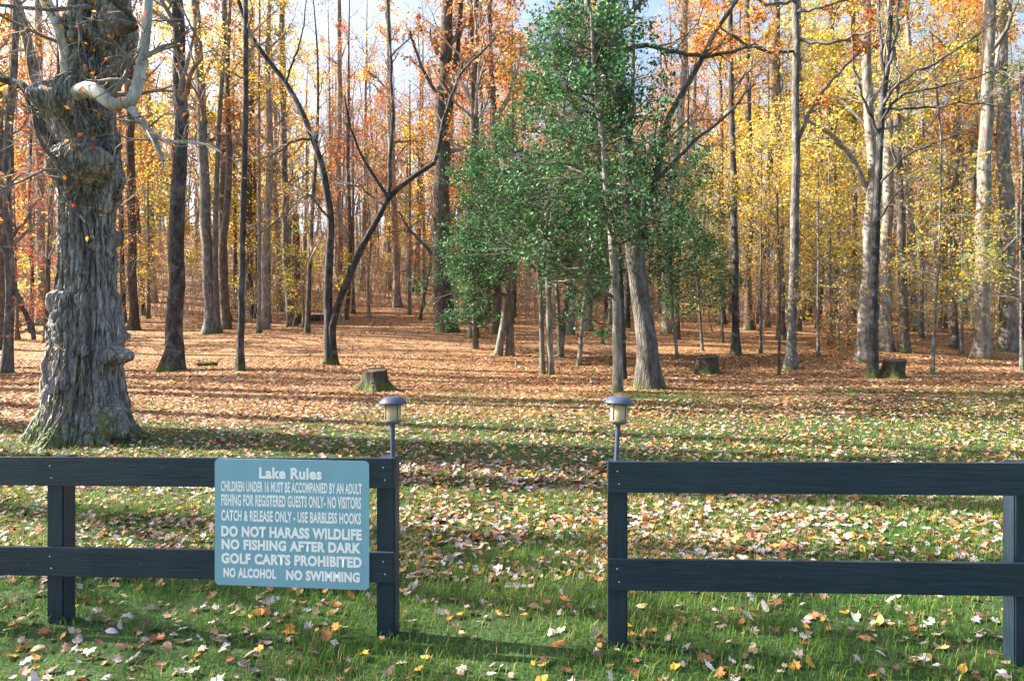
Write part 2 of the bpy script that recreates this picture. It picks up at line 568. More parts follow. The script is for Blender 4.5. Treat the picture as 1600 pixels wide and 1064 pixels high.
def grow(rng, P, Rr, per, t0, t1, ang, length, K, wob=.25, up=.1, rr=.55, tip=.25, minr=.003, taper_len=.5, bias=None):
    N = len(P)
    idx = np.repeat(np.arange(N), per)
    n = len(idx)
    t = rng.uniform(t0, t1, n)
    pos, tan, i, u = along(P[idx], t)
    r0 = Rr[idx, i] * (1 - u) + Rr[idx, np.minimum(i + 1, Rr.shape[1]-1)] * u
    rnd = rng.normal(0, 1, (n, 3))
    if bias is not None: rnd = rnd + np.asarray(bias)
    perp = norm(rnd - tan * np.sum(rnd * tan, 1, keepdims=True))
    a = np.radians(rng.normal(ang, 12, n))[:, None]
    dr = norm(tan * np.cos(a) + perp * np.sin(a) + np.array([0, 0, up]))
    ln = length * rng.uniform(.6, 1.3, n) * (1 - taper_len * (t - t0) / max(t1 - t0, 1e-6))
    Q = np.empty((n, K, 3))
    Q[:, 0] = pos
    dcur = dr
    for k in range(1, K):
        dcur = norm(dcur + rng.normal(0, wob, (n, 3)) + np.array([0, 0, up * .5]))
        Q[:, k] = Q[:, k-1] + dcur * (ln / (K - 1))[:, None]
    rs = np.maximum(r0 * rr, minr)
    q = np.linspace(1, tip, K)
    return Q, np.maximum(rs[:, None] * q[None], minr * .6)

def leaf_quads(rng, pos, size, flat=.5, aspect=.62):
    """folded diamond leaves, 2 triangles each"""
    n = len(pos)
    d = rng.normal(0, 1, (n, 3))
    d[:, 2] = d[:, 2] * .6 - .25
    d = norm(d)
    up = rng.normal(0, 1, (n, 3)) * (1 - flat) + np.array([0, 0, 1.]) * flat
    s = norm(np.cross(d, up))
    nn = np.cross(s, d)
    L = (size * rng.uniform(.6, 1.35, n))[:, None]
    V = np.stack([pos, pos + d*L*.5 + s*L*aspect*.5 + nn*L*.12, pos + d*L, pos + d*L*.5 - s*L*aspect*.5 + nn*L*.12], 1)
    b = np.arange(n)[:, None] * 4
    Fc = np.concatenate([b + np.array([[0, 1, 2]]), b + np.array([[0, 2, 3]])])
    return V.reshape(-1, 3), Fc

def leaves_on(rng, P, n, size, cols, spread=.12, flat=.5, gap=0.0):
    i = rng.integers(0, len(P), n)
    pos, _, _, _ = along(P[i], rng.uniform(.15, 1, n))
    pos = pos + rng.normal(0, spread, (n, 3)) * np.array([1, 1, .6])
    if gap:
        k = fbm(pos[:, 0]*1.5 + 20, pos[:, 1]*1.5, pos[:, 2]*2.0, 3) > gap + .016*np.clip(pos[:, 2] - 3.5, 0, 6)
        pos, i = pos[k], i[k]
        n = len(pos)
    V, Fc = leaf_quads(rng, pos, size, flat)
    # leaves of one twig share a tone
    tw = 1 + rng.normal(0, .22, len(P))[i][:, None]
    c = np.clip(pal(rng, cols, n) * tw, .005, .95)
    return V, Fc, np.repeat(c, 4, 0), 0

def trunk_tube(P, Rr, n, amp=.06, seed=0.0, flare=.6, fh=.35, lobes=5, sink=0.0):
    """trunk with root flare and uneven girth"""
    V, Fc = tubes(P[None], Rr[None], n)
    K = len(P)
    V = V.reshape(K, n, 3)
    c = P[:, None, :]
    th = np.arange(n) * 2 * math.pi / n
    h = np.maximum(P[:, 2] - P[0, 2] - sink, 0)
    fl = 1.35 * flare * np.exp(-h / fh)[:, None] * (1 + .45 * np.cos(lobes*th + seed)[None] + .3*np.cos(3*th + seed*2)[None])
    nz = (fbm(np.cos(th)[None]*1.3 + seed, np.sin(th)[None]*1.3, h[:, None]*.8 + seed, 3) - .5) * 2 * amp
    nz2 = (vnoise(np.cos(th)[None]*4 + seed, np.sin(th)[None]*4, h[:, None]*1.1) - .5) * amp
    s = 1 + fl + nz + nz2
    V = c + (V - c) * s[:, :, None]
    return V.reshape(-1, 3), Fc

TREES = []
def build_tree(name, label, cat, path, rad, barkm, rng, group=None, K=40, sides=16, limbs=(), n1=0, t1=(.4, .95), l1=3.0, ang1=55,
               n2=6, l2=1.2, n3=5, l3=.5, up=.15, leaves=0, lsize=.09, cols='rust', leafm='leaf', twigm='twig', minr=.0085, flare=.6, fh=.35,
               amp=.06, taper1=.45, spread=.12, flat=.5, extra_paths=(), bias=None, ivy=None, wob=.22):
    """path: world points of the trunk; limbs: list of (world path, r0, r1)"""
    path = np.asarray(path, float)
    base = path[0].copy()
    base[2] += .30
    root = empty(name, base, label, cat, group)
    P = resample(np.c_[path, rad], K, 2)
    P, Rr = P[:, :3], P[:, 3]
    P[1:-1, :2] += (fbm(P[1:-1, 2]*.7 + base[0], P[1:-1, 2]*.7 + 5, np.array([0., 9])[:, None], 2).T - .5) * Rr[1:-1, None] * .7
    tr = mesh_obj('trunk', [(*trunk_tube(P, Rr, sides, amp, base[0]*3.7 + base[1], flare, fh, 5, .24), None, 0)], [M[barkm]], root, True, base)
    for ep, r0, r1 in extra_paths:
        E = resample(np.c_[np.asarray(ep, float), np.linspace(r0, r1, len(ep))], K, 2)
        mesh_obj('trunk', [(*trunk_tube(E[:, :3], E[:, 3], sides, amp, base[0] + 1.3, flare, fh, 5, .24), None, 0)], [M[barkm]], root, True, base)
    L1P, L1R = [], []
    for lp, r0, r1 in limbs:
        E = resample(np.c_[np.asarray(lp, float), np.linspace(r0, r1, len(lp))], 14, 1)
        j = rng.normal(0, .02, (14, 3)); j[0] = 0
        E[:, :3] += j
        mesh_obj('limb', [(*tubes(E[None, :, :3], E[None, :, 3], 9), None, 0)], [M[barkm]], root, True, base)
        L1P.append(resample(E[:, :3], 8, 0)); L1R.append(resample(E[:, 3:4], 8, 0)[:, 0])
    br = []
    if n1:
        Q, q = grow(rng, P[None], Rr[None], n1, t1[0], t1[1], ang1, l1, 8, wob, up, .5, .2, minr*1.6, taper1, bias)
        br.append((*tubes(Q, q, 5), None, 0))
        L1P += list(Q); L1R += list(q)
    if L1P:
        A, a = np.array(L1P), np.array(L1R)
        B, b = grow(rng, A, a, n2, .2, 1, 45, l2, 4, wob*1.25, up, .55, .3, minr, .4)
        br.append((*tubes(B, b, 3), None, 0))
        C, c = grow(rng, B, b, n3, .15, 1, 42, l3, 3, .3, up*.6, .6, .4, minr*.7, .3)
        br.append((*tubes(C, c, 3), None, 0))
        tag(mesh_obj('branches', br, [M[twigm]], root, True, base), kind='stuff')
        if leaves:
            fo = mesh_obj('foliage', [leaves_on(rng, np.concatenate([C, B[:, 1:]]), leaves, lsize, cols, spread, flat, .405 if cols == 'holly' else 0)], [M[leafm]], root, False, base)
            tag(fo, kind='stuff')
    if ivy:
        t = rng.uniform(ivy[1], ivy[2], ivy[0])
        pp, tt, i, u = along(np.repeat(P[None], ivy[0], 0), t)
        a = rng.uniform(0, 6.28, ivy[0])
        rr_ = Rr[i] * rng.uniform(1.0, 1.25, ivy[0]) + rng.exponential(.05, ivy[0])
        pp = pp + np.stack([np.cos(a)*rr_, np.sin(a)*rr_, np.zeros(ivy[0])], 1)
        keep = fbm(pp[:, 0]*2, pp[:, 1]*2, pp[:, 2]*1.2, 3) > .45
        V, Fc = leaf_quads(rng, pp[keep], .085, .2, .8)
        tag(mesh_obj('ivy', [(V, Fc, np.repeat(pal(rng, 'holly', keep.sum()), 4, 0), 0)], [M['holly_leaf']], root, False, base), kind='stuff')
    TREES.append((base[0], base[1]))
    return root

def px_path(pts, d, height, w0, w1, rng, lean=None, rtop=.03):
    """pixel points on a trunk standing at distance d -> world path up to `height`, radii"""
    P = [at(x, y, d) for x, y in pts]
    P[0][2] = gz(P[0][0], P[0][1]) - .30
    r0, r1 = .88 * w0 * d / F / 2, .88 * w1 * d / F / 2
    hs = np.array([p[2] for p in P])
    rr = list(np.interp(hs, [hs[0], hs[-1]], [r0, r1]))
    g0 = P[0][2]
    dep = 0.0
    for k in range(1, len(P)):
        dep += rng.normal(0, .05)
        P[k][1] += dep
    last, prev = P[-1], P[-2]
    dirv = norm(last - prev)
    rem = height - (last[2] - g0)
    if rem > .5:
        steps = 4
        for k in range(1, steps + 1):
            dirv = norm(dirv + np.array([rng.normal(0, .06), rng.normal(0, .06), .25]))
            P.append(P[-1] + dirv * rem / steps)
            rr.append(r1 + (rtop - r1) * k / steps)
    return np.array(P), np.array(rr)

def pxp(pts, d, dy=0.0):
    n = len(pts)
    if isinstance(dy, list):
        dy = dy + [dy[-1]] * (n - len(dy))
        return np.array([at(x, y, d + q) for (x, y), q in zip(pts, dy)])
    return np.array([at(x, y, d + dy * k / max(n - 1, 1)) for k, (x, y) in enumerate(pts)])

# ================================================================== SETTING: ground
def axis(a, b, fine, n_mid, far, n_far):
    mid = np.arange(a, b + 1e-6, fine)
    hi = b + (far - b) * (np.linspace(0, 1, n_far + 1)[1:] ** 2.2)
    lo = a - (far + a) * (np.linspace(0, 1, n_far + 1)[1:] ** 2.2)
    return np.r_[lo[::-1], mid, hi]
gx = axis(-22, 22, .34, 0, 420, 34)
gy = np.r_[-300, -160, -80, -40, -20, -12, -8, -5, np.arange(-3, 30, .28), np.arange(30, 70, .7), 70 + 40 * np.linspace(0, 1, 30), np.linspace(115, 260, 18), 320, 420, 560]
X, Y = np.meshgrid(gx, gy, indexing='xy')
Z = ground(X, Y)
ny, nx = X.shape
ii, jj = np.meshgrid(np.arange(ny-1), np.arange(nx-1), indexing='ij')
q = np.stack([ii*nx + jj, ii*nx + jj+1, (ii+1)*nx + jj+1, (ii+1)*nx + jj], -1).reshape(-1, 4)
g = mesh_obj('ground', [(np.stack([X, Y, Z], -1), q, None, 0)], [M['ground']], None, True)
tag(g, kind='structure')

# ================================================================== FENCES
FA = math.atan2(2.96 - 3.43, 2.2 + 2.57)                        # both fences stand on one line
fdir = np.array([math.cos(FA), math.sin(FA)])
def fence_pt(px):
    """x along the fence line for a pixel column"""
    # line through (-2.57, 3.43)
    k = (px - CX) / F
    t = (k * 3.43 + 2.57) / (fdir[0] - k * fdir[1])
    return np.array([-2.57 + t * fdir[0], 3.43 + t * fdir[1]])

def build_fence(label, end_l, end_r, posts, ztop, zlow, nails, post_top):
    a, b = fence_pt(end_l), fence_pt(end_r)
    L = float(np.linalg.norm(b - a))
    root = empty('rail_fence', (a[0], a[1], gz(*a)), label, 'fence', 'dark painted rail fences', FA)
    z00 = gz(*a)
    def zl(z, u): return z[0] + (z[1] - z[0]) * u / L - z00
    W = .14
    rails = []
    for z in (ztop, zlow):
        ch = []
        for V, Fc in box(0, L, -.026, 0, 0, 1, .004):
            V = V.copy()
            lo = zl(z, V[:, 0])
            hgt = np.clip((V[:, 2]), 0, 1)
            V[:, 2] = lo - W + hgt * W
            ch.append((V, Fc, np.tile([1., 0, 0], (len(V), 1)), 0))
        rails.append(mesh_obj('rail', ch, [M['paint']], root, False))
    for x0 in posts:
        pc = fence_pt(x0)
        u = float(np.dot(pc - a, fdir))
        ch = []
        for V, Fc in box(u, u + .089, .003, .092, -.3, zl(ztop, u + .045) - .003, .006):
            ch.append((V, Fc, np.tile([0., 0, 0], (len(V), 1)), 0))
        mesh_obj('post', ch, [M['paint']], root, False)
        for rl, z in zip(rails, (ztop, zlow)):
            for fz in (.3, .72):
                V, Fc = lathe([(0, -.0012), (.0035, -.0008), (.0045, .001)], 8)
                V = V[:, [0, 2, 1]]
                V = V + np.array([u + .035 + .02*fz, -.0265, zl(z, u) - W * fz])
                mesh_obj('nail', [(V, Fc, None, 0)], [M['nail']], rl, True)
    return root, L

TZ = lambda px, py: CH - (py - HZ) * fence_pt(px)[1] / F
left_fence, LL = build_fence('dark blue-black two-rail fence left of the gap, carrying the lake rules sign', -260, 617, [-216, 72, 588],
            (TZ(-260, 712), TZ(617, 715)), (TZ(-260, 848), TZ(617, 861)), 0, None)
right_fence, LR = build_fence('dark blue-black two-rail fence right of the gap, without any sign', 950, 1900, [950, 1586],
            (TZ(950, 720), TZ(1900, 723)), (TZ(950, 871), TZ(1900, 881)), 0, None)

# ================================================================== SIGN
def rounded(x0, x1, z0, z1, r, n=6):
    pts = []
    for cx, cz, a0 in ((x1-r, z1-r, 0), (x0+r, z1-r, 90), (x0+r, z0+r, 180), (x1-r, z0+r, 270)):
        for k in range(n + 1):
            a = math.radians(a0 + 90 * k / n)
            pts.append((cx + r*math.cos(a), cz + r*math.sin(a)))
    return np.array(pts)

pl, pr = fence_pt(341), fence_pt(580)
SW = float(np.linalg.norm(pr - pl))
mid = (pl + pr) / 2
zs1 = CH - (716.5 - HZ) * mid[1] / F
zs0 = CH - (913.5 - HZ) * mid[1] / F
SH = zs1 - zs0
fn = np.array([fdir[1], -fdir[0]])                             # towards the camera
sp = pl + fn * .0275
sign = empty('rules_sign', (sp[0], sp[1], zs0), 'blue-green metal sign with white lake rules lettering screwed to the fence rails', 'sign', None, FA)
ol = rounded(0, SW, 0, SH, .022)
n = len(ol)
V = np.concatenate([np.c_[ol[:, 0], np.full(n, -.0045), ol[:, 1]], np.c_[ol[:, 0], np.full(n, 0.), ol[:, 1]]])
side = np.array([[k, n + k, n + (k+1) % n, (k+1) % n] for k in range(n)])
mesh_obj('panel', [(V, np.array([list(range(n))]), None, 0), (V, np.array([list(range(2*n-1, n-1, -1))]), None, 0), (V, side, None, 0)], [M['sign']], sign)

def lettering(text, x0, x1, y0, y1, name='lettering'):
    """fit a line of text into a pixel box of the photograph, on the sign face"""
    cu = bpy.data.curves.new('text', 'FONT')
    cu.body = text
    cu.size = 1.0
    cu.offset = .036 if len(text) > 30 else (.040 if text[1] == 'a' else .050)
    cu.extrude = 0.0
    cu.resolution_u = 3
    cu.space_character = 1.06
    ob = bpy.data.objects.new('text', cu)
    COL.objects.link(ob)
    dg = bpy.context.evaluated_depsgraph_get()
    dg.update()
    me = bpy.data.meshes.new_from_object(ob.evaluated_get(dg))
    bpy.data.objects.remove(ob)
    bpy.data.curves.remove(cu)
    co = np.empty(len(me.vertices) * 3, np.float32)
    me.vertices.foreach_get('co', co)
    co = co.reshape(-1, 3)
    mn, mx_ = co.min(0), co.max(0)
    u0, u1 = (x0 - 341) / 239 * SW, (x1 - 341) / 239 * SW
    v0, v1 = (913.5 - y1) / 197 * SH, (913.5 - y0) / 197 * SH
    out = np.empty_like(co)
    out[:, 0] = u0 + (co[:, 0] - mn[0]) / (mx_[0] - mn[0]) * (u1 - u0)
    out[:, 2] = v0 + (co[:, 1] - mn[1]) / (mx_[1] - mn[1]) * (v1 - v0)
    out[:, 1] = -.0058
    me.vertices.foreach_set('co', out.ravel())
    me.materials.clear()
    me.materials.append(M['letter'])
    me.update()
    me.name = name
    o = bpy.data.objects.new(name, me)
    COL.objects.link(o)
    o.parent = sign
    o['label'] = 'white line of lettering: ' + text
    return o
for args in (('Lake Rules', 411, 508, 728.5, 746.5),
             ('CHILDREN UNDER 16 MUST BE ACCOMPANIED BY AN ADULT', 351, 569, 750.5, 767.5),
             ('FISHING FOR REGISTERED GUESTS ONLY- NO VISITORS', 351.5, 568, 771.5, 790),
             ('CATCH & RELEASE ONLY - USE BARBLESS HOOKS', 351.5, 568, 796, 813.5),
             ('DO NOT HARASS WILDLIFE', 351.5, 569, 820.5, 838),
             ('NO FISHING AFTER DARK', 352, 568, 841.5, 858),
             ('GOLF CARTS PROHIBITED', 351.5, 569, 863, 880),
             ('NO ALCOHOL', 355, 437.5, 886, 901.5),
             ('NO SWIMMING', 453, 566, 886.5, 902.5)):
    lettering(*args)
for sx_, sy_ in ((466, 748.5), (459.5, 884)):
    V, Fc = lathe([(0, -.003), (.004, -.0024), (.0055, 0)], 10)
    V = V[:, [0, 2, 1]] + np.array([(sx_ - 341)/239*SW, -.0062, (913.5 - sy_)/197*SH])
    mesh_obj('screw', [(V, Fc, None, 0)], [M['nail']], sign, True)

# ================================================================== PATH LIGHTS
def path_light(loc, label, stake, tilt=(0, 0), group='solar path lights', s=1.0):
    r = empty('path_light', loc, label, 'path light', group)
    r.rotation_euler = (tilt[0], tilt[1], .4)
    z = stake
    V, Fc = lathe([(0, z+.128), (.034, z+.127), (.043, z+.124), (.066, z+.102), (.0685, z+.097), (.068, z+.093), (.062, z+.091), (.04, z+.0925), (0, z+.0925)], 28)
    mesh_obj('cap', [(V, Fc, None, 0)], [M['cap']], r, True)
    V, Fc = lathe([(.0385, z+.010), (.0395, z+.03), (.0395, z+.092), (.0365, z+.092), (.0365, z+.012)], 28)
    lens = mesh_obj('lens', [(V, Fc, None, 0)], [M['lens']], r, True)
    V, Fc = lathe([(0, z-.008), (.018, z-.006), (.034, z), (.0425, z+.008), (.0425, z+.016), (.039, z+.019), (.03, z+.0185), (0, z+.015)], 28)
    mesh_obj('base_ring', [(V, Fc, None, 0)], [M['ring']], r, True)
    for k in range(4):
        a = k * math.pi / 2 + .35
        c = np.array([math.cos(a), math.sin(a)]) * .0402
        V, Fc = lathe([(.0026, z+.012), (.0026, z+.093)], 6, (c[0], c[1], 0))
        mesh_obj('rib', [(V, Fc, None, 0)], [M['cap']], lens, True)
    V, Fc = lathe([(0, z+.016), (.012, z+.017), (.013, z+.03), (.006, z+.036), (.005, z+.092)], 12)
    mesh_obj('bulb', [(V, Fc, None, 0)], [M['bulb']], r, True)
    V, Fc = lathe([(.0105, -.004), (.0115, z-.006)], 14)
    V = np.concatenate([V, lathe([(.0118, z-.02), (.0125, z-.006)], 14)[0]])
    Fc = np.concatenate([Fc, Fc + 28])
    mesh_obj('stake', [(V, Fc, None, 0)], [M['cap']], r, True)
    r.scale = (s, s, s)
    return r

p = fence_pt(603) - fn * .045
path_light((p[0] + .02, p[1], TZ(617, 717) + .002), 'solar path light on the post beside the lake rules sign', .162)
p = fence_pt(964) - fn * .045
path_light((p[0], p[1], TZ(950, 722) + .002), 'solar path light on the post of the fence without a sign', .170, (0, .055))
def ground_light(px, py, hpx, label):
    d = hit(px, py)
    x = (px - CX) * d / F
    h = hpx * d / F
    path_light((x, d, gz(x, d) - .01), label, max(h - .128, .12))
ground_light(583, 622, 27, 'small solar path light standing in front of the mossy stump')
ground_light(925, 611, 22, 'small solar path light beside the pale holly trunk')
ground_light(506, 579, 14, 'small solar path light at the foot of the leaning twin-stemmed tree')
ground_light(807, 577, 14, 'small solar path light near the twin holly trunks')
ground_light(551, 552, 12, 'small solar path light on the leaf-covered path')
ground_light(491, 526, 11, 'small solar path light farthest back among the leaves')

# ================================================================== GNARLED TREE
def gnarled_tree():
    d = 9.0
    rng = np.random.default_rng(5)
    tab = np.array([(720, 122, 90), (705, 122, 82), (690, 124, 74), (670, 124, 70), (640, 123, 65), (600, 120, 62), (560, 118, 60), (520, 117, 57), (480, 117, 52), (440, 118, 45),
        (400, 120, 42), (370, 119, 40), (335, 118, 41), (312, 122, 40), (298, 128, 43), (275, 132, 47), (245, 134, 46), (218, 140, 37), (200, 138, 38), (182, 134, 42), (165, 133, 45), (148, 138, 42),
        (128, 151, 40), (100, 158, 40), (60, 167, 43), (30, 175, 43), (0, 180, 43), (-60, 186, 40), (-150, 196, 36), (-260, 200, 32), (-420, 210, 25), (-600, 205, 16), (-760, 210, 8)], float)
    tab = tab[np.argsort(tab[:, 0])]
    ys = np.r_[np.linspace(722, 0, 360), np.linspace(-4, -760, 60)]
    c = np.interp(ys, tab[:, 0], tab[:, 1]); hw = np.interp(ys, tab[:, 0], tab[:, 2])
    for _ in range(4):
        c[1:-1] = (c[:-2] + 2*c[1:-1] + c[2:]) / 4; hw[1:-1] = (hw[:-2] + 2*hw[1:-1] + hw[2:]) / 4
    s = d / F
    zc = CH - (ys - HZ) * s
    xc = (c - CX) * s
    r = hw * s
    n = 256
    th = np.linspace(0, 2*math.pi, n, endpoint=False)            # 0 faces the camera
    TH, ZZ = np.meshgrid(th, zc, indexing='xy')
    RR = np.repeat(r[:, None], n, 1)
    # warped furrows
    wx = (fbm(np.cos(TH)*1.2 + 3, np.sin(TH)*1.2, ZZ*1.1, 3) - .5)
    tw = np.clip((ZZ - 2.2) / 1.5, .25, 1)                       # twisted higher up, straight plates below
    a = TH + wx * 1.1 * tw
    hgt = ZZ - gz(xc[0], d)
    rid = 1 - np.abs(2*vnoise(np.cos(a)*7.5, np.sin(a)*7.5, ZZ*1.1 + wx*3*tw) - 1)
    rid2 = 1 - np.abs(2*vnoise(np.cos(a)*15 + 9, np.sin(a)*15, ZZ*2.0 + wx*5*tw) - 1)
    lump = fbm(np.cos(TH)*1.6 + 11, np.sin(TH)*1.6, ZZ*1.9, 4) - .5
    D = rid**2 * .045 + rid2**2 * .024 + lump * .17 * np.maximum(tw, .6) + (fbm(np.cos(TH)*9, np.sin(TH)*9, ZZ*11, 3) - .5) * .045
    for fa, fz, dp, wd in ((5.0, 1.1, .05, .05), (8.5, 1.9, .035, .06), (13., 4.0, .022, .08)):
        v = vnoise(np.cos(a)*fa + fa, np.sin(a)*fa, ZZ*fz*.6 + wx*4*tw)
        D -= dp * np.exp(-((v - .5) / wd)**2)
    D -= D.mean(1, keepdims=True)
    # burls: (px, py, radius px, height px, back?)
    burls = [(104, 176, 32, 26), (128, 164, 38, 20), (160, 262, 40, 12), (118, 278, 26, 12), (150, 205, 22, 9), (110, 205, 20, 14), (135, 260, 44, 22), (168, 262, 28, 16), (95, 245, 20, 10),
             (176, 228, 16, 8), (148, 78, 16, 12), (188, 70, 24, 15), (205, 48, 26, 16), (165, 120, 20, 10), (190, 20, 24, 12), (135, 55, 18, 9), (120, 300, 18, 8),
             (150, 385, 10, 11), (148, 373, 8, 7), (132, 425, 9, 7), (88, 478, 26, 12), (92, 520, 22, 7), (184, 556, 19, 40),
             (150, 548, 14, 9), (106, 500, 22, 8), (204, 655, 34, 30), (176, 690, 24, 8), (108, 600, 18, 6), (140, 470, 16, 5), (96, 330, 16, 6),
             (163, 320, 14, 8), (88, 285, 14, 9), (172, 180, 18, 12), (140, 20, 18, 10)]
    for k in range(26):                                          # the far side is as gnarled as the near one
        burls.append((None, rng.uniform(20, 640), rng.uniform(12, 30), rng.uniform(6, 17), rng.uniform(2.6, 3.7)))
    for bb in burls:
        if bb[0] is None:
            t0 = bb[4]
        else:
            cc = np.interp(-bb[1], -ys, c); hh = np.interp(-bb[1], -ys, hw)
            t0 = math.asin(np.clip((bb[0] - cc) / hh, -.97, .97))
        zb = CH - (bb[1] - HZ) * s
        dt = (TH - t0 + math.pi) % (2*math.pi) - math.pi
        dist = np.sqrt((dt * RR)**2 + ((ZZ - zb) * 1.15)**2) / (bb[2] * s)
        dist = dist * (1 + .35 * (vnoise(TH*3 + bb[1], ZZ*5, bb[2]) - .5))
        dome = np.sqrt(np.clip(1 - np.minimum(dist, 1)**2, 0, 1)) * .75 + .25*np.exp(-dist**2)
        D += dome * bb[3] * s
        D += np.exp(-dist**2 * .6) * .005 * np.sin(dist * 11 + 3*vnoise(TH*4, ZZ*6, 2.0))
        D -= .018 * np.exp(-((dist - 1.05) / .13)**2)
    # buttress roots
    lob = .5 + .5*np.cos(5*TH + .7) * .8 + .3*np.cos(3*TH - 1.1)
    D += lob * .15 * np.exp(-np.clip(hgt, 0, 9) / .22)
    D += (np.cos(5*TH + .7)) * .05 * np.exp(-np.clip(hgt, 0, 9) / .9)
    # deep seams running up the trunk
    for t0, z0, z1, wd, dp in ((.55, .2, 2.3, .05, .05), (-.45, .1, 1.6, .05, .05), (-.85, .6, 1.9, .07, .06), (.1, 2.6, 3.6, .05, .04), (.75, .9, 2.9, .05, .06), (-.2, 3.9, 5.2, .05, .04)):
        cen = t0 + .18*np.sin(ZZ*2.2 + t0*9)
        fz = np.clip((ZZ - z0)/.25, 0, 1) * np.clip((z1 - ZZ)/.25, 0, 1)
        D -= dp * np.exp(-((TH - cen + math.pi) % (2*math.pi) - math.pi)**2 / wd**2 * .5) * fz
    fade = np.clip((8.5 - ZZ) / 3, .2, 1)
    RR = RR * .85 + D * fade
    Yc = d + .25*np.sin(ZZ*.7)
    V = np.stack([xc[:, None] + RR*np.sin(TH), Yc - RR*np.cos(TH), ZZ], -1)
    K = len(ys)
    k, j = np.meshgrid(np.arange(K-1), np.arange(n), indexing='ij')
    j2 = (j + 1) % n
    Fc = np.stack([k*n+j, k*n+j2, (k+1)*n+j2, (k+1)*n+j], -1).reshape(-1, 4)
    base = np.array([xc[0], d, gz(xc[0], d)])
    root = empty('gnarled_maple', base, 'huge gnarled old maple covered in burls behind the fence at the left edge', 'tree')
    mesh_obj('trunk', [(V, Fc, None, 0)], [M['bark_gnarled']], root, True, base)
    f = d - .38
    limbs = [([(112, 150), (128, 140), (148, 136), (163, 152), (172, 172), (190, 173), (206, 171), (213, 150), (220, 105), (228, 50), (232, 0), (238, -120), (225, -260)], 11, 6, d, [-.25, -.52, -.68, -.76, -.76, -.74], 'bark_limb_sunlit'),
             ([(206, 171), (220, 190), (235, 208), (246, 228), (250, 243), (256, 252)], 7, 2.4, d - .72, -.1, 'bark_limb_sunlit'),
             ([(236, 209), (262, 222), (290, 222), (325, 226), (345, 238)], 3.2, 1.2, d - .74, -.3, 'bark_limb_sunlit'),
             ([(128, 142), (104, 120), (104, 80), (92, 40), (72, 5), (50, -60), (20, -160)], 10, 6, d - .1, -.6, 'bark_limb_sunlit'),
             ([(110, 245), (84, 205), (66, 160), (52, 110), (40, 50), (26, 0), (5, -90)], 9, 5, d + .1, .5, 'bark_grey'),
             ([(95, 245), (62, 200), (48, 160), (40, 135), (0, 122), (-60, 130)], 9, 5, d + .1, .3, 'bark_dark'),
             ([(110, 290), (90, 250), (70, 235), (55, 200), (50, 165)], 4, 1.5, f, -.5, 'bark_grey'),
             ([(105, 295), (95, 268), (70, 265), (30, 285), (-10, 300)], 3, 1, f, -.7, 'bark_pale'),
             ([(190, 50), (214, 42), (200, 20), (178, 5), (165, -20)], 5, 3, f, -.5, 'bark_brown'),
             ([(175, 30), (140, 10), (85, 16), (30, 12), (-30, 5)], 3.5, 2, f, -.7, 'bark_grey')]
    LP, LR = [], []
    for pts, w0, w1, dd, dy, bm in limbs:
        W = pxp(pts, dd, dy)
        E = resample(np.c_[W, np.linspace(w0, w1, len(W)) * dd / F], 44, 5)
        mesh_obj('limb', [(*trunk_tube(E[:, :3], E[:, 3], 12, .16, pts[0][0], 0.0, .1), None, 0)], [M[bm]], root, True, base)
        LP.append(resample(E[:, :3], 8, 0)); LR.append(resample(E[:, 3:4], 8, 0)[:, 0])
    # upper crown above the picture
    ax = np.stack([xc, np.full(K, d), zc], -1)[::4]
    Q, qr = grow(rng, resample(ax[70:], 12, 0)[None], np.linspace(.3, .05, 12)[None], 9, .2, 1, 55, 3.2, 8, .25, .15, .45, .2, .012)
    br = [(*tubes(Q, qr, 6), None, 0)]
    A = np.concatenate([np.array(LP), Q]); a_ = np.concatenate([np.array(LR), qr])
    B, b = grow(rng, A, a_, 7, .15, 1, 55, .95, 6, .3, .02, .4, .3, .004, .4)
    C, c_ = grow(rng, B, b, 5, .15, 1, 45, .42, 4, .3, 0, .6, .4, .0025, .3)
    # epicormic twigs straight from the bark
    i = rng.integers(70, 330, 60); jv = rng.integers(0, n, 60)
    Vg = V.reshape(K, n, 3)
    S0 = Vg[i, jv]; dr = norm(np.stack([np.sin(th[jv]), -np.cos(th[jv]), rng.uniform(.1, .9, 60)], -1) + rng.normal(0, .3, (60, 3)))
    E = np.empty((60, 6, 3)); E[:, 0] = S0
    for k in range(1, 6):
        dr = norm(dr + rng.normal(0, .25, (60, 3)) + np.array([0, 0, -.04])); E[:, k] = E[:, k-1] + dr * .16
    er = np.repeat(np.linspace(.006, .002, 6)[None], 60, 0)
    E2, e2 = grow(rng, E, er, 3, .2, 1, 45, .35, 4, .3, 0, .7, .4, .002)
    br += [(*tubes(B, b, 4), None, 0), (*tubes(C, c_, 3), None, 0), (*tubes(E, er, 4), None, 0), (*tubes(E2, e2, 3), None, 0)]
    tag(mesh_obj('branches', br, [M['twig']], root, True, base), kind='stuff')
    tag(mesh_obj('foliage', [leaves_on(rng, C, 520, .07, {'red': 1, 'orange': 2, 'yg': .4}, .05)], [M['leaf']], root, False, base), kind='stuff')
    # dry vine stems hanging on the front
    Vf = lambda px, py: (lambda kk, jj_: Vg[kk, jj_])(int(np.argmin(np.abs(ys - py))), int(np.argmin(np.abs((th + math.pi) % (2*math.pi) - math.pi - math.asin(np.clip((px - np.interp(-py, -ys, c))/np.interp(-py, -ys, hw), -.95, .95))))))
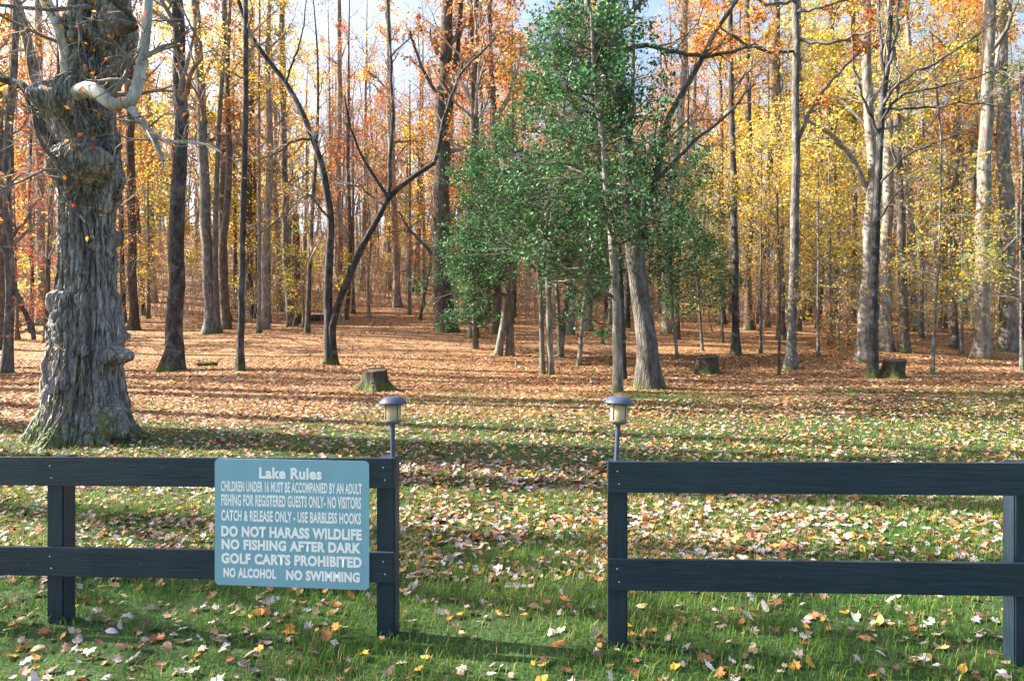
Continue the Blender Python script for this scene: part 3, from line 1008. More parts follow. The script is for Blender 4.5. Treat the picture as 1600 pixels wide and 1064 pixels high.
    for pts in ([(118, 655), (117, 630), (115, 605), (120, 580), (128, 560), (118, 545)], [(126, 660), (134, 640), (142, 615), (148, 590), (150, 572)], [(135, 655), (140, 625), (147, 600), (146, 575)],
                [(98, 610), (104, 585), (110, 560), (104, 535)], [(80, 590), (86, 560), (92, 535), (120, 548)]):
        W = np.array([Vf(*p_) + np.array([0, -.018, 0]) for p_ in pts])
        W = resample(W, 14, 1)
        mesh_obj('vine', [(*tubes(W[None], np.linspace(.009, .005, 14)[None], 6), None, 0)], [M['dead_vine']], root, True, base)
    TREES.append((xc[0], d))
gnarled_tree()

# ================================================================== TREES PLACED ONE BY ONE
seed = [100]
def T(label, pts, w0, w1, barkm, height=20, name='tree', limbs=(), d=None, extra=(), sides=16, K=44, **kw):
    seed[0] += 1
    rng = np.random.default_rng(seed[0])
    if d is None: d = hit(*pts[0])
    path, rad = px_path(pts, d, height, w0, w1, rng)
    lw = [(pxp(lp, d, dy), .85*a*d/F/2, .85*b*d/F/2) for lp, a, b, dy in limbs]
    ex = []
    for ep, a, b in extra:
        e = pxp(ep, d, .1)
        e[0][2] = gz(e[0][0], e[0][1]) - .30 if ep[0][1] > 480 and kw.get('ground_extra', True) else e[0][2]
        ex.append((e, .85*a*d/F/2, .85*b*d/F/2))
    kw.pop('ground_extra', None)
    return build_tree(name, label, 'tree', path, rad, barkm, rng, None, K, sides, lw, extra_paths=ex, **kw)

bare = dict(n1=9, t1=(.35, .97), l1=3.2, n2=6, l2=1.3, n3=5, l3=.55)
# ---- left of the clearing
T('thin grey tree at the very left edge, leaning past the gnarled maple', [(10, 583), (16, 480), (20, 390), (14, 250), (24, 100), (30, 0)], 16, 11, 'bark_grey', 17, leaves=500, lsize=.10, cols={'red': 2, 'orange': 1}, n1=12, t1=(.2, .9), l1=2.4, n2=6, l2=1.0, n3=4, l3=.45,
  limbs=[([(18, 440), (40, 490), (52, 530)], 9, 8, .1)])
T('dark trunk cut by the left edge, behind the thin grey tree', [(-2, 545), (2, 440), (0, 300), (-10, 120), (-15, 0)], 16, 12, 'bark_brown', 19, **bare, leaves=600, cols='red', lsize=.1)
T('pale straight trunk just left of the gnarled maple, farther back', [(66, 508), (64, 420), (62, 300), (60, 150), (62, 0)], 15, 11, 'bark_pale', 22, **bare, leaves=900, cols={'red': 1, 'orange': 1}, lsize=.13)
T('slim dark sapling trunk between the pale trunk and the gnarled maple', [(48, 520), (50, 430), (45, 330), (48, 200)], 7, 4, 'bark_dark', 12, n1=14, t1=(.25, .95), l1=1.6, n2=5, l2=.8, n3=4, l3=.4, leaves=900, cols={'red': 3, 'orange': 1}, lsize=.12)
T('brown straight trunk right of the gnarled maple', [(210, 515), (207, 420), (203, 280), (201, 120), (198, 0)], 15, 12, 'bark_brown', 22, **bare, leaves=700, cols='rust', lsize=.14)
T('thin straight sapling right of the gnarled maple burl', [(191, 532), (188, 440), (186, 340), (180, 200)], 5, 3, 'bark_grey', 9, n1=14, t1=(.3, .98), l1=1.1, n2=4, l2=.6, n3=3, l3=.3, leaves=350, cols='orange', lsize=.09)
T('stout dark trunk with flared roots, first right of the gnarled maple', [(268, 579), (272, 500), (278, 400), (284, 250), (283, 130), (277, 0)], 30, 19, 'bark_dark', 21, **bare, flare=.75, fh=.3, leaves=250, cols='orange', lsize=.1)
T('tall grey trunk with a slimmer stem fused at its foot', [(328, 521), (324, 440), (318, 330), (311, 180), (303, 0)], 20, 14, 'bark_grey', 22, **bare, leaves=600, cols='rust', lsize=.13,
  extra=[([(340, 521), (336, 430), (337, 320), (342, 200), (350, 80), (352, -60)], 11, 6)])
T('brown trunk close behind the fused grey trunks', [(354, 502), (350, 420), (345, 300), (352, 150), (350, 0)], 13, 10, 'bark_brown', 22, **bare, leaves=900, cols='rust', lsize=.14)
T('slender dark straight trunk rising from the leaves left of the twin-stemmed tree', [(376, 580), (378, 450), (380, 300), (382, 150), (383, 0)], 12, 8, 'bark_dark', 18, n1=16, t1=(.2, .97), l1=2.0, n2=5, l2=1.0, n3=4, l3=.45, leaves=350, cols={'yellow': 1, 'orange': 1}, lsize=.09)
T('rough brown trunk just right of the slender dark trunk', [(394, 498), (390, 420), (388, 300), (392, 150), (395, 0)], 13, 10, 'bark_brown', 22, **bare, leaves=1200, cols={'yellow': 1, 'gold': 1}, lsize=.15)
T('grey trunk left of the twin-stemmed tree beside a broken snag', [(456, 509), (450, 430), (446, 330), (443, 200), (440, 60), (441, 0)], 14, 9, 'bark_grey', 19, n1=14, t1=(.25, .97), l1=2.6, n2=6, l2=1.2, n3=5, l3=.5, leaves=1600, cols={'yellow': 2, 'gold': 1}, lsize=.13)
T('twin-stemmed dark tree, one stem bent left and one swept right', [(516, 570), (512, 500), (512, 420), (516, 345), (507, 275), (488, 215), (466, 165), (440, 122), (410, 85), (385, 48), (365, -10)], 17, 7, 'bark_dark', 11,
  limbs=[([(607, 308), (611, 240), (613, 140), (607, 60), (605, -30)], 8, 4, .3), ([(606, 310), (585, 275), (560, 235), (545, 195), (538, 150)], 7, 3, -.6), ([(487, 215), (455, 222), (430, 240), (405, 250)], 5, 2, -.4),
         ([(678, 255), (690, 205), (705, 150), (722, 108), (762, 76), (775, 60)], 8, 3, .2), ([(513, 340), (480, 300), (450, 330), (400, 370)], 4, 2, -.6), ([(446, 130), (470, 60), (480, 0)], 4, 2, .2), ([(600, 320), (560, 290), (530, 285), (505, 265)], 4, 2, .8)],
  extra=[([(522, 570), (518, 510), (530, 470), (548, 425), (566, 385), (590, 342), (607, 308), (640, 280), (678, 255)], 15, 8)], flare=.35, fh=.25,
  n1=4, t1=(.5, .97), l1=1.4, n2=7, l2=.9, n3=5, l3=.4, leaves=420, lsize=.08, cols={'red': 1, 'rust': 1.5, 'orange': 1})
T('massive oak trunk with mossy foot left of the holly foliage', [(697, 518), (692, 460), (688, 390), (690, 280), (690, 150), (697, 60), (700, 0)], 33, 20, 'bark_brown', 25, flare=.35, fh=.45,
  limbs=[([(692, 230), (706, 150), (716, 60), (722, -20)], 13, 9, .5), ([(690, 420), (665, 385), (640, 360), (615, 320)], 9, 3, -.5), ([(690, 160), (660, 110), (640, 50)], 8, 4, -.8)], **{**bare, 'n1': 12}, leaves=2600, cols={'orange': 2, 'rust': 2, 'yg': .5}, lsize=.15)
T('pale trunk standing behind the clearing with a rooty mossy foot', [(622, 480), (618, 420), (616, 330), (610, 200), (606, 0)], 13, 10, 'bark_pale', 24, **bare, leaves=1500, cols={'yellow': 1, 'orange': 2}, lsize=.17)
T('pale thin trunk just right of the twin-stemmed tree bend', [(531, 478), (532, 400), (529, 300), (530, 150), (530, 0)], 11, 8, 'bark_pale', 24, **bare, leaves=1400, cols={'red': 1, 'orange': 2, 'rust': 1}, lsize=.17)
T('leaning thin brown sapling beside the massive oak', [(655, 500), (664, 455), (672, 420), (676, 360)], 5, 3, 'bark_brown', 7, n1=14, t1=(.4, .98), l1=1.2, n2=4, l2=.6, n3=3, l3=.35, leaves=420, cols={'rust': 2, 'red': 1}, lsize=.11)
T('slim brown trunk just right of the massive oak', [(738, 512), (735, 420), (737, 300), (740, 180), (738, 60), (735, 0)], 11, 8, 'bark_brown', 21, **bare, leaves=1500, cols={'orange': 2, 'gold': 1}, lsize=.14)
T('thin pale sapling with a wavy stem in the clearing', [(577, 496), (575, 440), (579, 380), (574, 300)], 5, 3, 'bark_pale', 10, n1=14, t1=(.3, .98), l1=1.4, n2=4, l2=.7, n3=3, l3=.35, leaves=500, cols='yellow', lsize=.12)
# ---- centre
T('great oak with pale fluted foot rising through the holly foliage', [(1015, 607), (1010, 550), (1004, 483), (996, 411), (985, 325), (972, 200), (962, 120), (957, 40), (955, 0)], 37, 25, 'bark_ivy', 19, flare=.5, fh=.35, sides=24, amp=.10,
  limbs=[([(972, 200), (955, 150), (935, 105), (926, 60), (917, 0), (912, -80)], 16, 12, .4), ([(1005, 330), (1028, 285), (1034, 210), (1050, 165), (1085, 125), (1100, 75), (1125, 40), (1150, 5), (1175, -30)], 13, 6, -.7),
         ([(1010, 300), (1050, 255), (1090, 215), (1125, 195), (1160, 150), (1180, 130)], 8, 3, -1.0), ([(962, 90), (1000, 68), (1040, 78), (1090, 88), (1150, 84), (1180, 70)], 10, 5, -.8), ([(960, 40), (990, 20), (1010, -10)], 9, 6, .2)],
  n1=5, t1=(.55, .95), l1=2.6, n2=7, l2=1.3, n3=5, l3=.5, leaves=500, lsize=.10, cols={'orange': 2, 'gold': 1}, ivy=(6500, .2, .6))
T('small dark trunk tucked behind the pale holly trunk', [(975, 592), (974, 540), (972, 470), (970, 400)], 9, 6, 'bark_dark', 5, n1=8, t1=(.4, .98), l1=.8, n2=4, l2=.5, n3=3, l3=.3, leaves=500, cols='holly', leafm='holly_leaf', lsize=.075)
T('pale trunk with dark foot behind the great oak', [(1041, 521), (1040, 470), (1038, 380), (1050, 290), (1062, 200), (1068, 100), (1070, 0)], 15, 12, 'bark_pale', 23, **bare, leaves=1400, cols={'orange': 2, 'yellow': 1}, lsize=.16)
# ---- right
T('slim dark straight trunk first right of the holly foliage', [(1150, 555), (1148, 450), (1147, 330), (1144, 180), (1140, 0)], 13, 9, 'bark_dark', 20, n1=12, t1=(.35, .97), l1=2.4, n2=6, l2=1.2, n3=5, l3=.5, leaves=500, cols={'gold': 1, 'orange': 1}, lsize=.11)
T('brown trunk immediately right of the slim dark trunk', [(1171, 515), (1168, 430), (1172, 330), (1168, 200), (1165, 0)], 13, 10, 'bark_brown', 22, **bare, leaves=1200, cols={'yellow': 1, 'gold': 1}, lsize=.16)
T('brown trunk leaning right among the yellow leaves', [(1182, 505), (1190, 420), (1196, 330), (1205, 200), (1210, 0)], 11, 8, 'bark_brown', 21, **bare, leaves=1400, cols={'yellow': 2, 'gold': 1}, lsize=.16)
T('reddish brown trunk just left of the slim grey limbed tree', [(1221, 531), (1221, 450), (1219, 330), (1217, 200), (1216, 0)], 13, 10, 'bark_brown', 22, **bare, leaves=1500, cols={'yellow': 1, 'gold': 2, 'orange': 1}, lsize=.15)
T('thin straight sapling stem in front of the reddish brown trunk', [(1217, 586), (1216, 520), (1215, 440), (1212, 340)], 4, 2.5, 'bark_dark', 5.5, n1=16, t1=(.3, .98), l1=.9, n2=4, l2=.5, n3=3, l3=.25, leaves=320, cols={'gold': 1, 'yellow': 1}, lsize=.075)
T('slim grey tree with one upswept right limb and rusty oak leaves overhead', [(1235, 577), (1238, 480), (1240, 380), (1241, 260), (1243, 130), (1244, 0)], 16, 12, 'bark_grey', 19,
  limbs=[([(1243, 230), (1256, 200), (1270, 165), (1295, 130), (1320, 105), (1340, 85)], 8, 4, -.3), ([(1243, 60), (1290, 70), (1340, 55), (1390, 40), (1420, 20)], 7, 3, -1.8), ([(1243, 80), (1200, 82), (1165, 70), (1120, 40)], 6, 3, -1.6), ([(1243, 20), (1290, 10), (1350, -10), (1400, -30)], 7, 3, -2.0), ([(1243, 0), (1200, 10), (1160, -10), (1110, -20)], 6, 3, -1.6)],
  n1=5, t1=(.6, .97), l1=2.4, n2=8, l2=1.0, n3=6, l3=.42, leaves=3600, lsize=.12, cols={'orange': 4, 'rust': 2}, spread=.08)
T('pale smooth beech with mossy foot just left of the dark bluish trunk', [(1349, 565), (1350, 500), (1354, 420), (1357, 340), (1361, 260), (1356, 170), (1350, 80), (1352, 0)], 21, 14, 'bark_pale', 18,
  limbs=[([(1356, 300), (1330, 245), (1300, 210), (1262, 188)], 11, 6, -.4), ([(1360, 260), (1375, 200), (1380, 130)], 9, 5, .3)], n1=8, t1=(.4, .97), l1=2.6, n2=6, l2=1.3, n3=5, l3=.5, leaves=1700, cols={'yellow': 2, 'yg': 1}, lsize=.12)
T('dark bluish trunk with bare upswept branches beside the leafy stump', [(1363, 591), (1365, 500), (1369, 380), (1374, 260), (1379, 160), (1388, 110), (1392, 50), (1396, 0)], 15, 9, 'bark_dark', 13,
  limbs=[([(1379, 165), (1400, 130), (1450, 105), (1500, 75), (1545, 40)], 7, 2, -.9), ([(1377, 190), (1400, 150), (1440, 140), (1500, 130), (1560, 110)], 6, 2, -1.2), ([(1380, 150), (1378, 90), (1372, 20), (1376, -50)], 7, 3, .3), ([(1385, 120), (1400, 60), (1405, 0), (1420, -50)], 7, 3, -.3),
         ([(1376, 210), (1350, 160), (1335, 100), (1330, 40)], 6, 2, -.5), ([(1372, 290), (1420, 240), (1470, 220), (1520, 205)], 5, 2, -1.0), ([(1370, 350), (1400, 300), (1450, 270)], 4, 1.5, -.8), ([(1378, 170), (1440, 170), (1500, 160), (1560, 165)], 5, 1.5, -1.3)],
  n1=5, t1=(.5, .97), l1=1.6, n2=9, l2=.8, n3=6, l3=.4, leaves=160, cols={'yellow': 1, 'orange': 1}, lsize=.08)
T('greenish pale trunk directly behind the dark bluish trunk', [(1384, 548), (1384, 470), (1386, 380), (1390, 250), (1388, 100), (1386, 0)], 20, 15, 'bark_pale', 23, **bare, leaves=1600, cols={'yg': 2, 'yellow': 2}, lsize=.14)
T('warm brown trunk curving right of the leafy stump', [(1412, 551), (1412, 460), (1408, 370), (1403, 280), (1400, 180), (1392, 60), (1390, 0)], 16, 11, 'bark_brown', 20, **{**bare, 'n1': 14}, leaves=2200, cols={'yellow': 2, 'yg': 1, 'gold': 1}, lsize=.13)
T('slender pale trunk among green-yellow leaves left of the beech with moss', [(1332, 521), (1331, 440), (1334, 340), (1332, 200), (1330, 0)], 11, 8, 'bark_pale', 22, **bare, leaves=1600, cols={'yellow': 1, 'gold': 1}, lsize=.16)
T('dark rough trunk deep among the orange leaves', [(1301, 505), (1300, 420), (1296, 320), (1298, 180), (1300, 0)], 15, 11, 'bark_brown', 23, **bare, leaves=1400, cols={'gold': 1, 'orange': 1}, lsize=.16)
T('thin dark stem leaning steeply right beyond the slim grey limbed tree', [(1251, 500), (1262, 450), (1278, 400), (1296, 365), (1320, 330)], 7, 4, 'bark_brown', 8, n1=12, t1=(.3, .98), l1=1.6, n2=4, l2=.8, n3=4, l3=.4, leaves=700, cols={'orange': 2, 'gold': 1}, lsize=.11)
T('smooth pale grey beech with swollen foot, left of the right edge pair', [(1533, 559), (1532, 480), (1534, 380), (1538, 260), (1544, 130), (1549, 0)], 25, 19, 'bark_pale', 22, flare=.45, fh=.3, **bare, leaves=1200, cols={'yellow': 1, 'yg': 1, 'orange': 1}, lsize=.12)
T('mottled pale beech nearest the right edge', [(1574, 549), (1572, 470), (1572, 370), (1567, 260), (1563, 150), (1560, 0)], 27, 19, 'bark_pale', 22, flare=.4, fh=.3, **bare, leaves=1200, cols={'green': 1, 'yg': 2, 'orange': 1}, lsize=.12)
T('slender young tree with gold leaves in front of the two pale beeches', [(1456, 585), (1457, 520), (1460, 440), (1463, 340), (1462, 220)], 5.5, 3, 'bark_grey', 9.5, n1=30, t1=(.18, .98), l1=1.7, ang1=72, n2=5, l2=.8, n3=4, l3=.35, up=.03, leaves=2600, cols={'yg': 2, 'yellow': 2, 'gold': 1, 'orange': .6}, lsize=.085)
T('thin young tree with green-yellow leaves at the right edge', [(1596, 580), (1594, 500), (1590, 400), (1592, 250)], 5, 3, 'bark_grey', 9, n1=20, t1=(.25, .98), l1=1.5, ang1=70, n2=5, l2=.8, n3=4, l3=.35, up=.03, leaves=1500, cols={'yg': 2, 'green': 1.5, 'orange': .5}, lsize=.085)

# ---- understory trees carrying the coloured leaf sprays
layer = dict(ang1=78, up=.02, n2=7, n3=5, wob=.14, flat=.75)
def U(label, px, py, top, w, cols, leaves, l1, n1=26, t1=(.2, .98), lsize=.11, barkm='bark_grey', lean=0, **kw):
    d = hit(px, py)
    ht = (py - top) * d / F
    pts = [(px, py), (px + lean*.3, py - (py-top)*.33), (px + lean*.6, py - (py-top)*.62), (px + lean, top)]
    return T(label, pts, w, w*.35, barkm, ht, d=d, sides=9, K=24, n1=n1, t1=t1, l1=l1, l2=l1*.45, l3=l1*.2, leaves=leaves, cols=cols, lsize=lsize, **{**layer, **kw})
U('young maple glowing yellow with layered sprays right of the slim dark trunk', 1128, 535, 230, 5, {'yellow': 3, 'gold': 2}, 3200, 2.9, lsize=.10)
U('young beech with wide gold sprays between the slim grey tree and the pale beech', 1296, 540, 170, 6, {'gold': 2, 'yellow': 3}, 3400, 3.1, lsize=.10)
U('broad golden understory tree behind the warm brown trunk', 1440, 528, 60, 7, {'yellow': 2, 'gold': 2, 'yg': 2, 'orange': 1}, 3600, 4.0, 26)
U('tall yellow understory tree between the two beech groups', 1492, 520, 20, 7, {'yg': 3, 'yellow': 2, 'orange': 2}, 3600, 4.0, 30, lean=10)
U('orange understory tree left of the warm brown trunk', 1200, 512, 40, 7, {'orange': 2, 'gold': 3}, 4600, 4.0, 28)
U('bright yellow maple with flat sprays crossing the slim dark trunk', 1188, 552, 200, 5, {'yellow': 4, 'gold': 2}, 3200, 3.0, 16, (.55, .98), lsize=.10)
U('bright yellow young beech crossing in front of the slim grey limbed tree', 1278, 556, 210, 5, {'yellow': 4, 'gold': 1}, 3200, 3.0, 16, (.55, .98), lsize=.10)
U('lemon-gold young beech spreading left of the swollen-footed beech', 1502, 552, 250, 5, {'yg': 2, 'yellow': 3, 'gold': 1}, 4200, 2.6, 24, (.3, .98), lsize=.095)
U('tall yellow tree with high crown over the slender dark trunk', 405, 520, -60, 7, {'yellow': 3, 'gold': 1}, 4200, 3.4, 22, (.6, .98))
U('yellow maple left of the twin-stemmed tree', 420, 505, 30, 7, {'yellow': 3, 'gold': 2, 'orange': 1}, 5200, 3.6, 30)
U('small lemon-yellow sapling in the undergrowth left of the twin-stemmed tree', 474, 512, 365, 4, {'yellow': 3, 'yg': 1}, 1500, 1.7, 18)
U('red-leaved young maple behind the gnarled maple', 28, 530, 300, 6, {'red': 3, 'orange': 1}, 2400, 2.2, 24)
U('rusty red young oak behind the twin-stemmed tree', 552, 490, 170, 6, {'red': 2, 'rust': 2}, 3600, 3.0, 24)
U('rust-leaved young oak between the twin-stemmed tree and the massive oak', 640, 492, 130, 6, {'rust': 3, 'orange': 2}, 3200, 3.2, 24)
U('yellow sapling just left of the massive oak', 662, 480, 330, 5, {'yellow': 3, 'gold': 1}, 1600, 2.2, 18)
U('young yellow tree behind the brown trunk right of the gnarled maple', 232, 498, 250, 6, {'yellow': 2, 'gold': 2}, 2600, 2.8, 22)
U('orange understory tree above the holly crown', 800, 505, 30, 7, {'orange': 3, 'gold': 2}, 5200, 4.0, 28)
U('tall rust and orange tree behind the massive oak', 752, 500, 0, 7, {'orange': 3, 'rust': 2}, 4600, 4.2, 28)
U('bright yellow-green sapling beside the pale beech with moss', 1326, 540, 400, 3.5, {'yg': 3}, 700, 1.2, 16)
U('golden shrub-like sapling at the foot of the pale beech', 1310, 548, 480, 3, {'gold': 2, 'orange': 1}, 600, 1.3, 14)

# ---- hollies
holly = dict(barkm='bark_holly', cols='holly', leafm='holly_leaf', lsize=.085, flat=.3)
def H(label, pts, w0, w1, height, n1, t1, l1, leaves, extra=(), up=.0, name='holly_tree', **kw):
    o = dict(taper1=.66, n2=9, l2=l1*.42, n3=4, l3=l1*.24, spread=.08, ang1=76, wob=.16)
    o.update(kw)
    return T(label, pts, w0, w1, 'bark_holly', height, name, extra=extra, n1=n1, t1=t1, l1=l1, up=up, leaves=leaves, cols='holly', leafm='holly_leaf', lsize=.096, flat=.3, flare=.3, fh=.2, minr=.005, twigm='twig_holly', **o)
H('largest holly, dense green cone on paired slim trunks', [(862, 585), (857, 500), (856, 420), (865, 300), (880, 180), (892, 70)], 12, 5, 9.8, 66, (.29, .99), 3.3, 38000, extra=[([(848, 580), (846, 500), (842, 420), (846, 330)], 10, 5)])
H('holly with twin fluted trunks, dense drooping foliage toward the massive oak', [(797, 556), (796, 500), (792, 430), (785, 330), (790, 230)], 15, 6, 7.2, 50, (.28, .99), 3.1, 25000, extra=[([(776, 555), (786, 510), (793, 460), (795, 400)], 15, 8)])
H('small holly with a low leafy tuft left of the fluted trunks', [(743, 545), (742, 500), (740, 440), (738, 380)], 11, 6, 4.2, 26, (.25, .98), 1.25, 5200)
H('pale-trunked tall sparse holly in front of the great oak', [(965, 612), (964, 540), (962, 450), (957, 370), (949, 290), (944, 220), (935, 150), (930, 80)], 18, 8, 8.8, 48, (.26, .98), 2.5, 14000)
H('slim leaning holly with sparse leaves behind the paired slim trunks', [(903, 571), (910, 500), (918, 440), (930, 360)], 9, 5, 6.0, 26, (.3, .98), 1.7, 5200)
H('two-stemmed pale holly leaning right behind the largest holly', [(874, 557), (882, 490), (893, 430), (905, 350)], 10, 6, 7.0, 26, (.36, .98), 1.8, 5000, extra=[([(876, 548), (872, 480), (869, 430), (868, 380)], 9, 5)])
H('low drooping holly right of the great oak foot', [(1098, 548), (1094, 500), (1090, 440), (1086, 380)], 5, 3, 5.6, 30, (.32, .98), 1.9, 5500)
H('holly wrapped round the great oak with sprays hanging to the right', [(1060, 560), (1052, 500), (1048, 420), (1050, 340), (1045, 250)], 6, 4, 8.2, 44, (.28, .98), 2.5, 13000)

# ================================================================== STUMPS, LOG
def stump(px, py, wpx, hpx, label, seedv, lobes=6, lean=.0, fl=.55):
    d = hit(px, py)
    x = (px - CX) * d / F
    r, h = wpx * d / F / 2, hpx * d / F
    base = np.array([x, d, gz(x, d)])
    root = empty('tree_stump', base, label, 'stump', 'old stumps in the leaves')
    n, K = 40, 16
    th = np.arange(n) * 2 * math.pi / n
    zz = np.linspace(-.05, h, K)
    TH, ZZ = np.meshgrid(th, zz)
    top = 1 + .10 * (vnoise(np.cos(th)*2 + seedv, np.sin(th)*2, 1.0) - .5) + .10*np.cos(th - 1)
    ZZ = np.where(ZZ > h*.7, h*.7 + (ZZ - h*.7) * (1 + (top[None] - 1) * 3), ZZ)
    rr = r * (1 + fl*np.exp(-np.clip(ZZ, 0, 9)/(h*.3)) * (.6 + .6*np.clip(np.cos(lobes*TH + seedv), 0, 1) + .3*np.cos(2*TH + seedv)) + .13*(vnoise(np.cos(TH)*5 + seedv, np.sin(TH)*5, ZZ*3) - .5) + .12*(fbm(np.cos(TH)*1.5 + seedv, np.sin(TH)*1.5, ZZ*2) - .5))
    V = np.stack([rr*np.cos(TH) + lean*ZZ, rr*np.sin(TH), ZZ], -1).reshape(-1, 3)
    k, j = np.meshgrid(np.arange(K-1), np.arange(n), indexing='ij')
    j2 = (j + 1) % n
    Fc = np.stack([k*n+j, k*n+j2, (k+1)*n+j2, (k+1)*n+j], -1).reshape(-1, 4)
    mesh_obj('bark_shell', [(V, Fc, None, 0)], [M['stump']], root, True)
    ring = V[-n:]
    cs = []
    for s in (.97, .75, .5, .25):
        q = ring.copy(); c0 = ring.mean(0)
        q = c0 + (q - c0) * s
        q[:, 2] = ring[:, 2]*s + c0[2]*(1-s) - .012 - .03 * vnoise(q[:, 0]*9, q[:, 1]*9, seedv) * h
        cs.append(q)
    V2 = np.concatenate(cs + [ring.mean(0)[None] - np.array([[0, 0, .02]])])
    k, j = np.meshgrid(np.arange(3), np.arange(n), indexing='ij')
    j2 = (j + 1) % n
    F2 = np.stack([k*n+j, k*n+j2, (k+1)*n+j2, (k+1)*n+j], -1).reshape(-1, 4)
    F3 = np.array([[3*n + a, 3*n + (a+1) % n, 4*n] for a in range(n)])
    mesh_obj('cut_face', [(V2, F2, None, 0), (V2, F3, None, 0)], [M['cut']], root, True)
    return root
stump(586, 609, 36, 31, 'mossy dark stump with spreading roots behind the sign post lamp', 1.0, 5, fl=1.0)
stump(1104, 583, 36, 26, 'squat dark mossy stump right of the great oak', 4.2, 6, fl=.45)
stump(1392, 590, 32, 27, 'weathered stump leaning against the dark bluish trunk', 7.7, 5, .25, .35)

d = hit(324, 572); x = (324 - CX) * d / F
root = empty('log', (x, d, gz(x, d)), 'short dark log lying in the leaves right of the stout dark trunk', 'log')
P = np.array([[-.33, .05, .07], [-.1, .0, .075], [.1, -.02, .07], [.32, .03, .08]])
E = resample(P, 10, 1)
V, Fc = tubes(E[None], np.full((1, 10), .075) * (1 + .1*np.sin(np.arange(10)*2.1)), 12)
caps = np.array([list(range(12)), list(range(119, 107, -1))])
mesh_obj('log_bark', [(V, Fc, None, 0)], [M['stump']], root, True)
mesh_obj('cut_end', [(V, caps[:1], None, 0)], [M['cut']], root); mesh_obj('cut_end', [(V, caps[1:], None, 0)], [M['cut']], root)
d = hit(487, 503); x = (487 - CX) * d / F
root = empty('log', (x, d, gz(x, d)), 'pale-ended fallen log in the undergrowth left of the twin-stemmed tree', 'log')
P = np.array([[-.45, -.6, .17], [0, -.1, .2], [.5, .6, .3], [.9, 1.4, .35]])
E = resample(P, 10, 1)
V, Fc = tubes(E[None], np.full((1, 10), .17), 12)
mesh_obj('log_bark', [(V, Fc, None, 0)], [M['stump']], root, True)
mesh_obj('cut_end', [(V, caps[:1], None, 0)], [M['cut']], root); mesh_obj('cut_end', [(V, caps[1:], None, 0)], [M['cut']], root)
# broken snag
T('broken dark snag behind the grey trunk left of the twin-stemmed tree', [(463, 505), (464, 440), (463, 380), (462, 335)], 16, 11, 'bark_brown', 1.0, name='snag', flare=.3)

# ================================================================== BACKGROUND TREES
def variant(seedv, height, r, barkm, cols, leaves, lsize, n1, t1, l1, ang1=52, up=.18, **kw):
    rng = np.random.default_rng(seedv)
    hs = np.linspace(0, height, 6)
    path = np.stack([np.cumsum(rng.normal(0, .18, 6)), np.cumsum(rng.normal(0, .18, 6)), hs], 1)
    path -= path[0]; path[0, 2] -= .3
    rad = r * np.array([1, .86, .72, .56, .36, .12])
    o = dict(n2=6, l2=l1*.45, n3=4, l3=l1*.22, twigm='twig_far', minr=.009)
    o.update(kw)
    t = build_tree('tree', 'x', 'tree', path, rad, barkm, rng, None, 22, 9, (), n1, t1, l1, ang1, leaves=leaves, lsize=lsize, cols=cols, up=up, flare=.35, **o)
    TREES.pop()
    return t

LAB = {
 'rust': ('brown-leaved tree among the trunks at the back of the wood', 'brown-leaved trees at the back of the wood'),
 'orange': ('orange-leaved tree among the trunks at the back of the wood', 'orange-leaved trees at the back of the wood'),
 'yellow': ('yellow-leaved tree among the trunks at the back of the wood', 'yellow-leaved trees at the back of the wood'),
 'yg': ('green-yellow tree among the trunks at the back of the wood', 'green-yellow trees at the back of the wood'),
 'bare': ('bare straight tree among the trunks at the back of the wood', 'bare trees at the back of the wood'),
}
VAR = {k: [] for k in LAB}
VAR['rust'] += [variant(21, 21, .22, 'bark_brown', {'rust': 3, 'orange': 1, 'tan': 2}, 2400, .19, 20, (.3, .98), 3.6), variant(22, 18, .17, 'bark_grey', {'rust': 2, 'tan': 3}, 2200, .17, 22, (.22, .98), 3.0)]
VAR['orange'] += [variant(23, 20, .20, 'bark_brown', {'orange': 3, 'gold': 1}, 3000, .18, 22, (.25, .98), 3.6), variant(24, 16, .14, 'bark_dark', {'orange': 2, 'red': 1, 'gold': 1}, 2600, .16, 24, (.2, .98), 3.0, 65, .08)]
VAR['yellow'] += [variant(25, 17, .15, 'bark_grey', {'yellow': 3, 'gold': 2}, 3200, .17, 26, (.18, .98), 3.3, 68, .06), variant(26, 21, .2, 'bark_pale', {'yellow': 2, 'gold': 2, 'orange': .5}, 3200, .18, 22, (.25, .98), 3.6), variant(27, 11, .09, 'bark_grey', {'yellow': 3, 'yg': 1}, 3000, .14, 26, (.2, .98), 2.6, 75, .02)]
VAR['yg'] += [variant(28, 15, .13, 'bark_brown', {'yg': 3, 'yellow': 1}, 3600, .16, 24, (.2, .98), 3.0, 68, .06)]
VAR['pole'] = [variant(41, 21, .26, 'bark_dark', 'rust', 40, .12, 7, (.5, .98), 3.0, 40, .3, n2=4, n3=3), variant(42, 23, .33, 'bark_grey', 'rust', 40, .12, 7, (.55, .98), 3.2, 40, .3, n2=4, n3=3)]
LAB['pole'] = LAB['bare']
VAR['bare'] += [variant(29, 22, .21, 'bark_grey', {'rust': 1}, 150, .16, 18, (.3, .98), 3.2), variant(30, 20, .16, 'bark_dark', {'rust': 1}, 120, .16, 20, (.25, .98), 3.0), variant(31, 23, .24, 'bark_pale', {'tan': 1}, 150, .16, 18, (.35, .98), 3.4), variant(32, 18, .12, 'bark_brown', {'orange': 1}, 260, .16, 22, (.2, .98), 2.6)]
used = set()
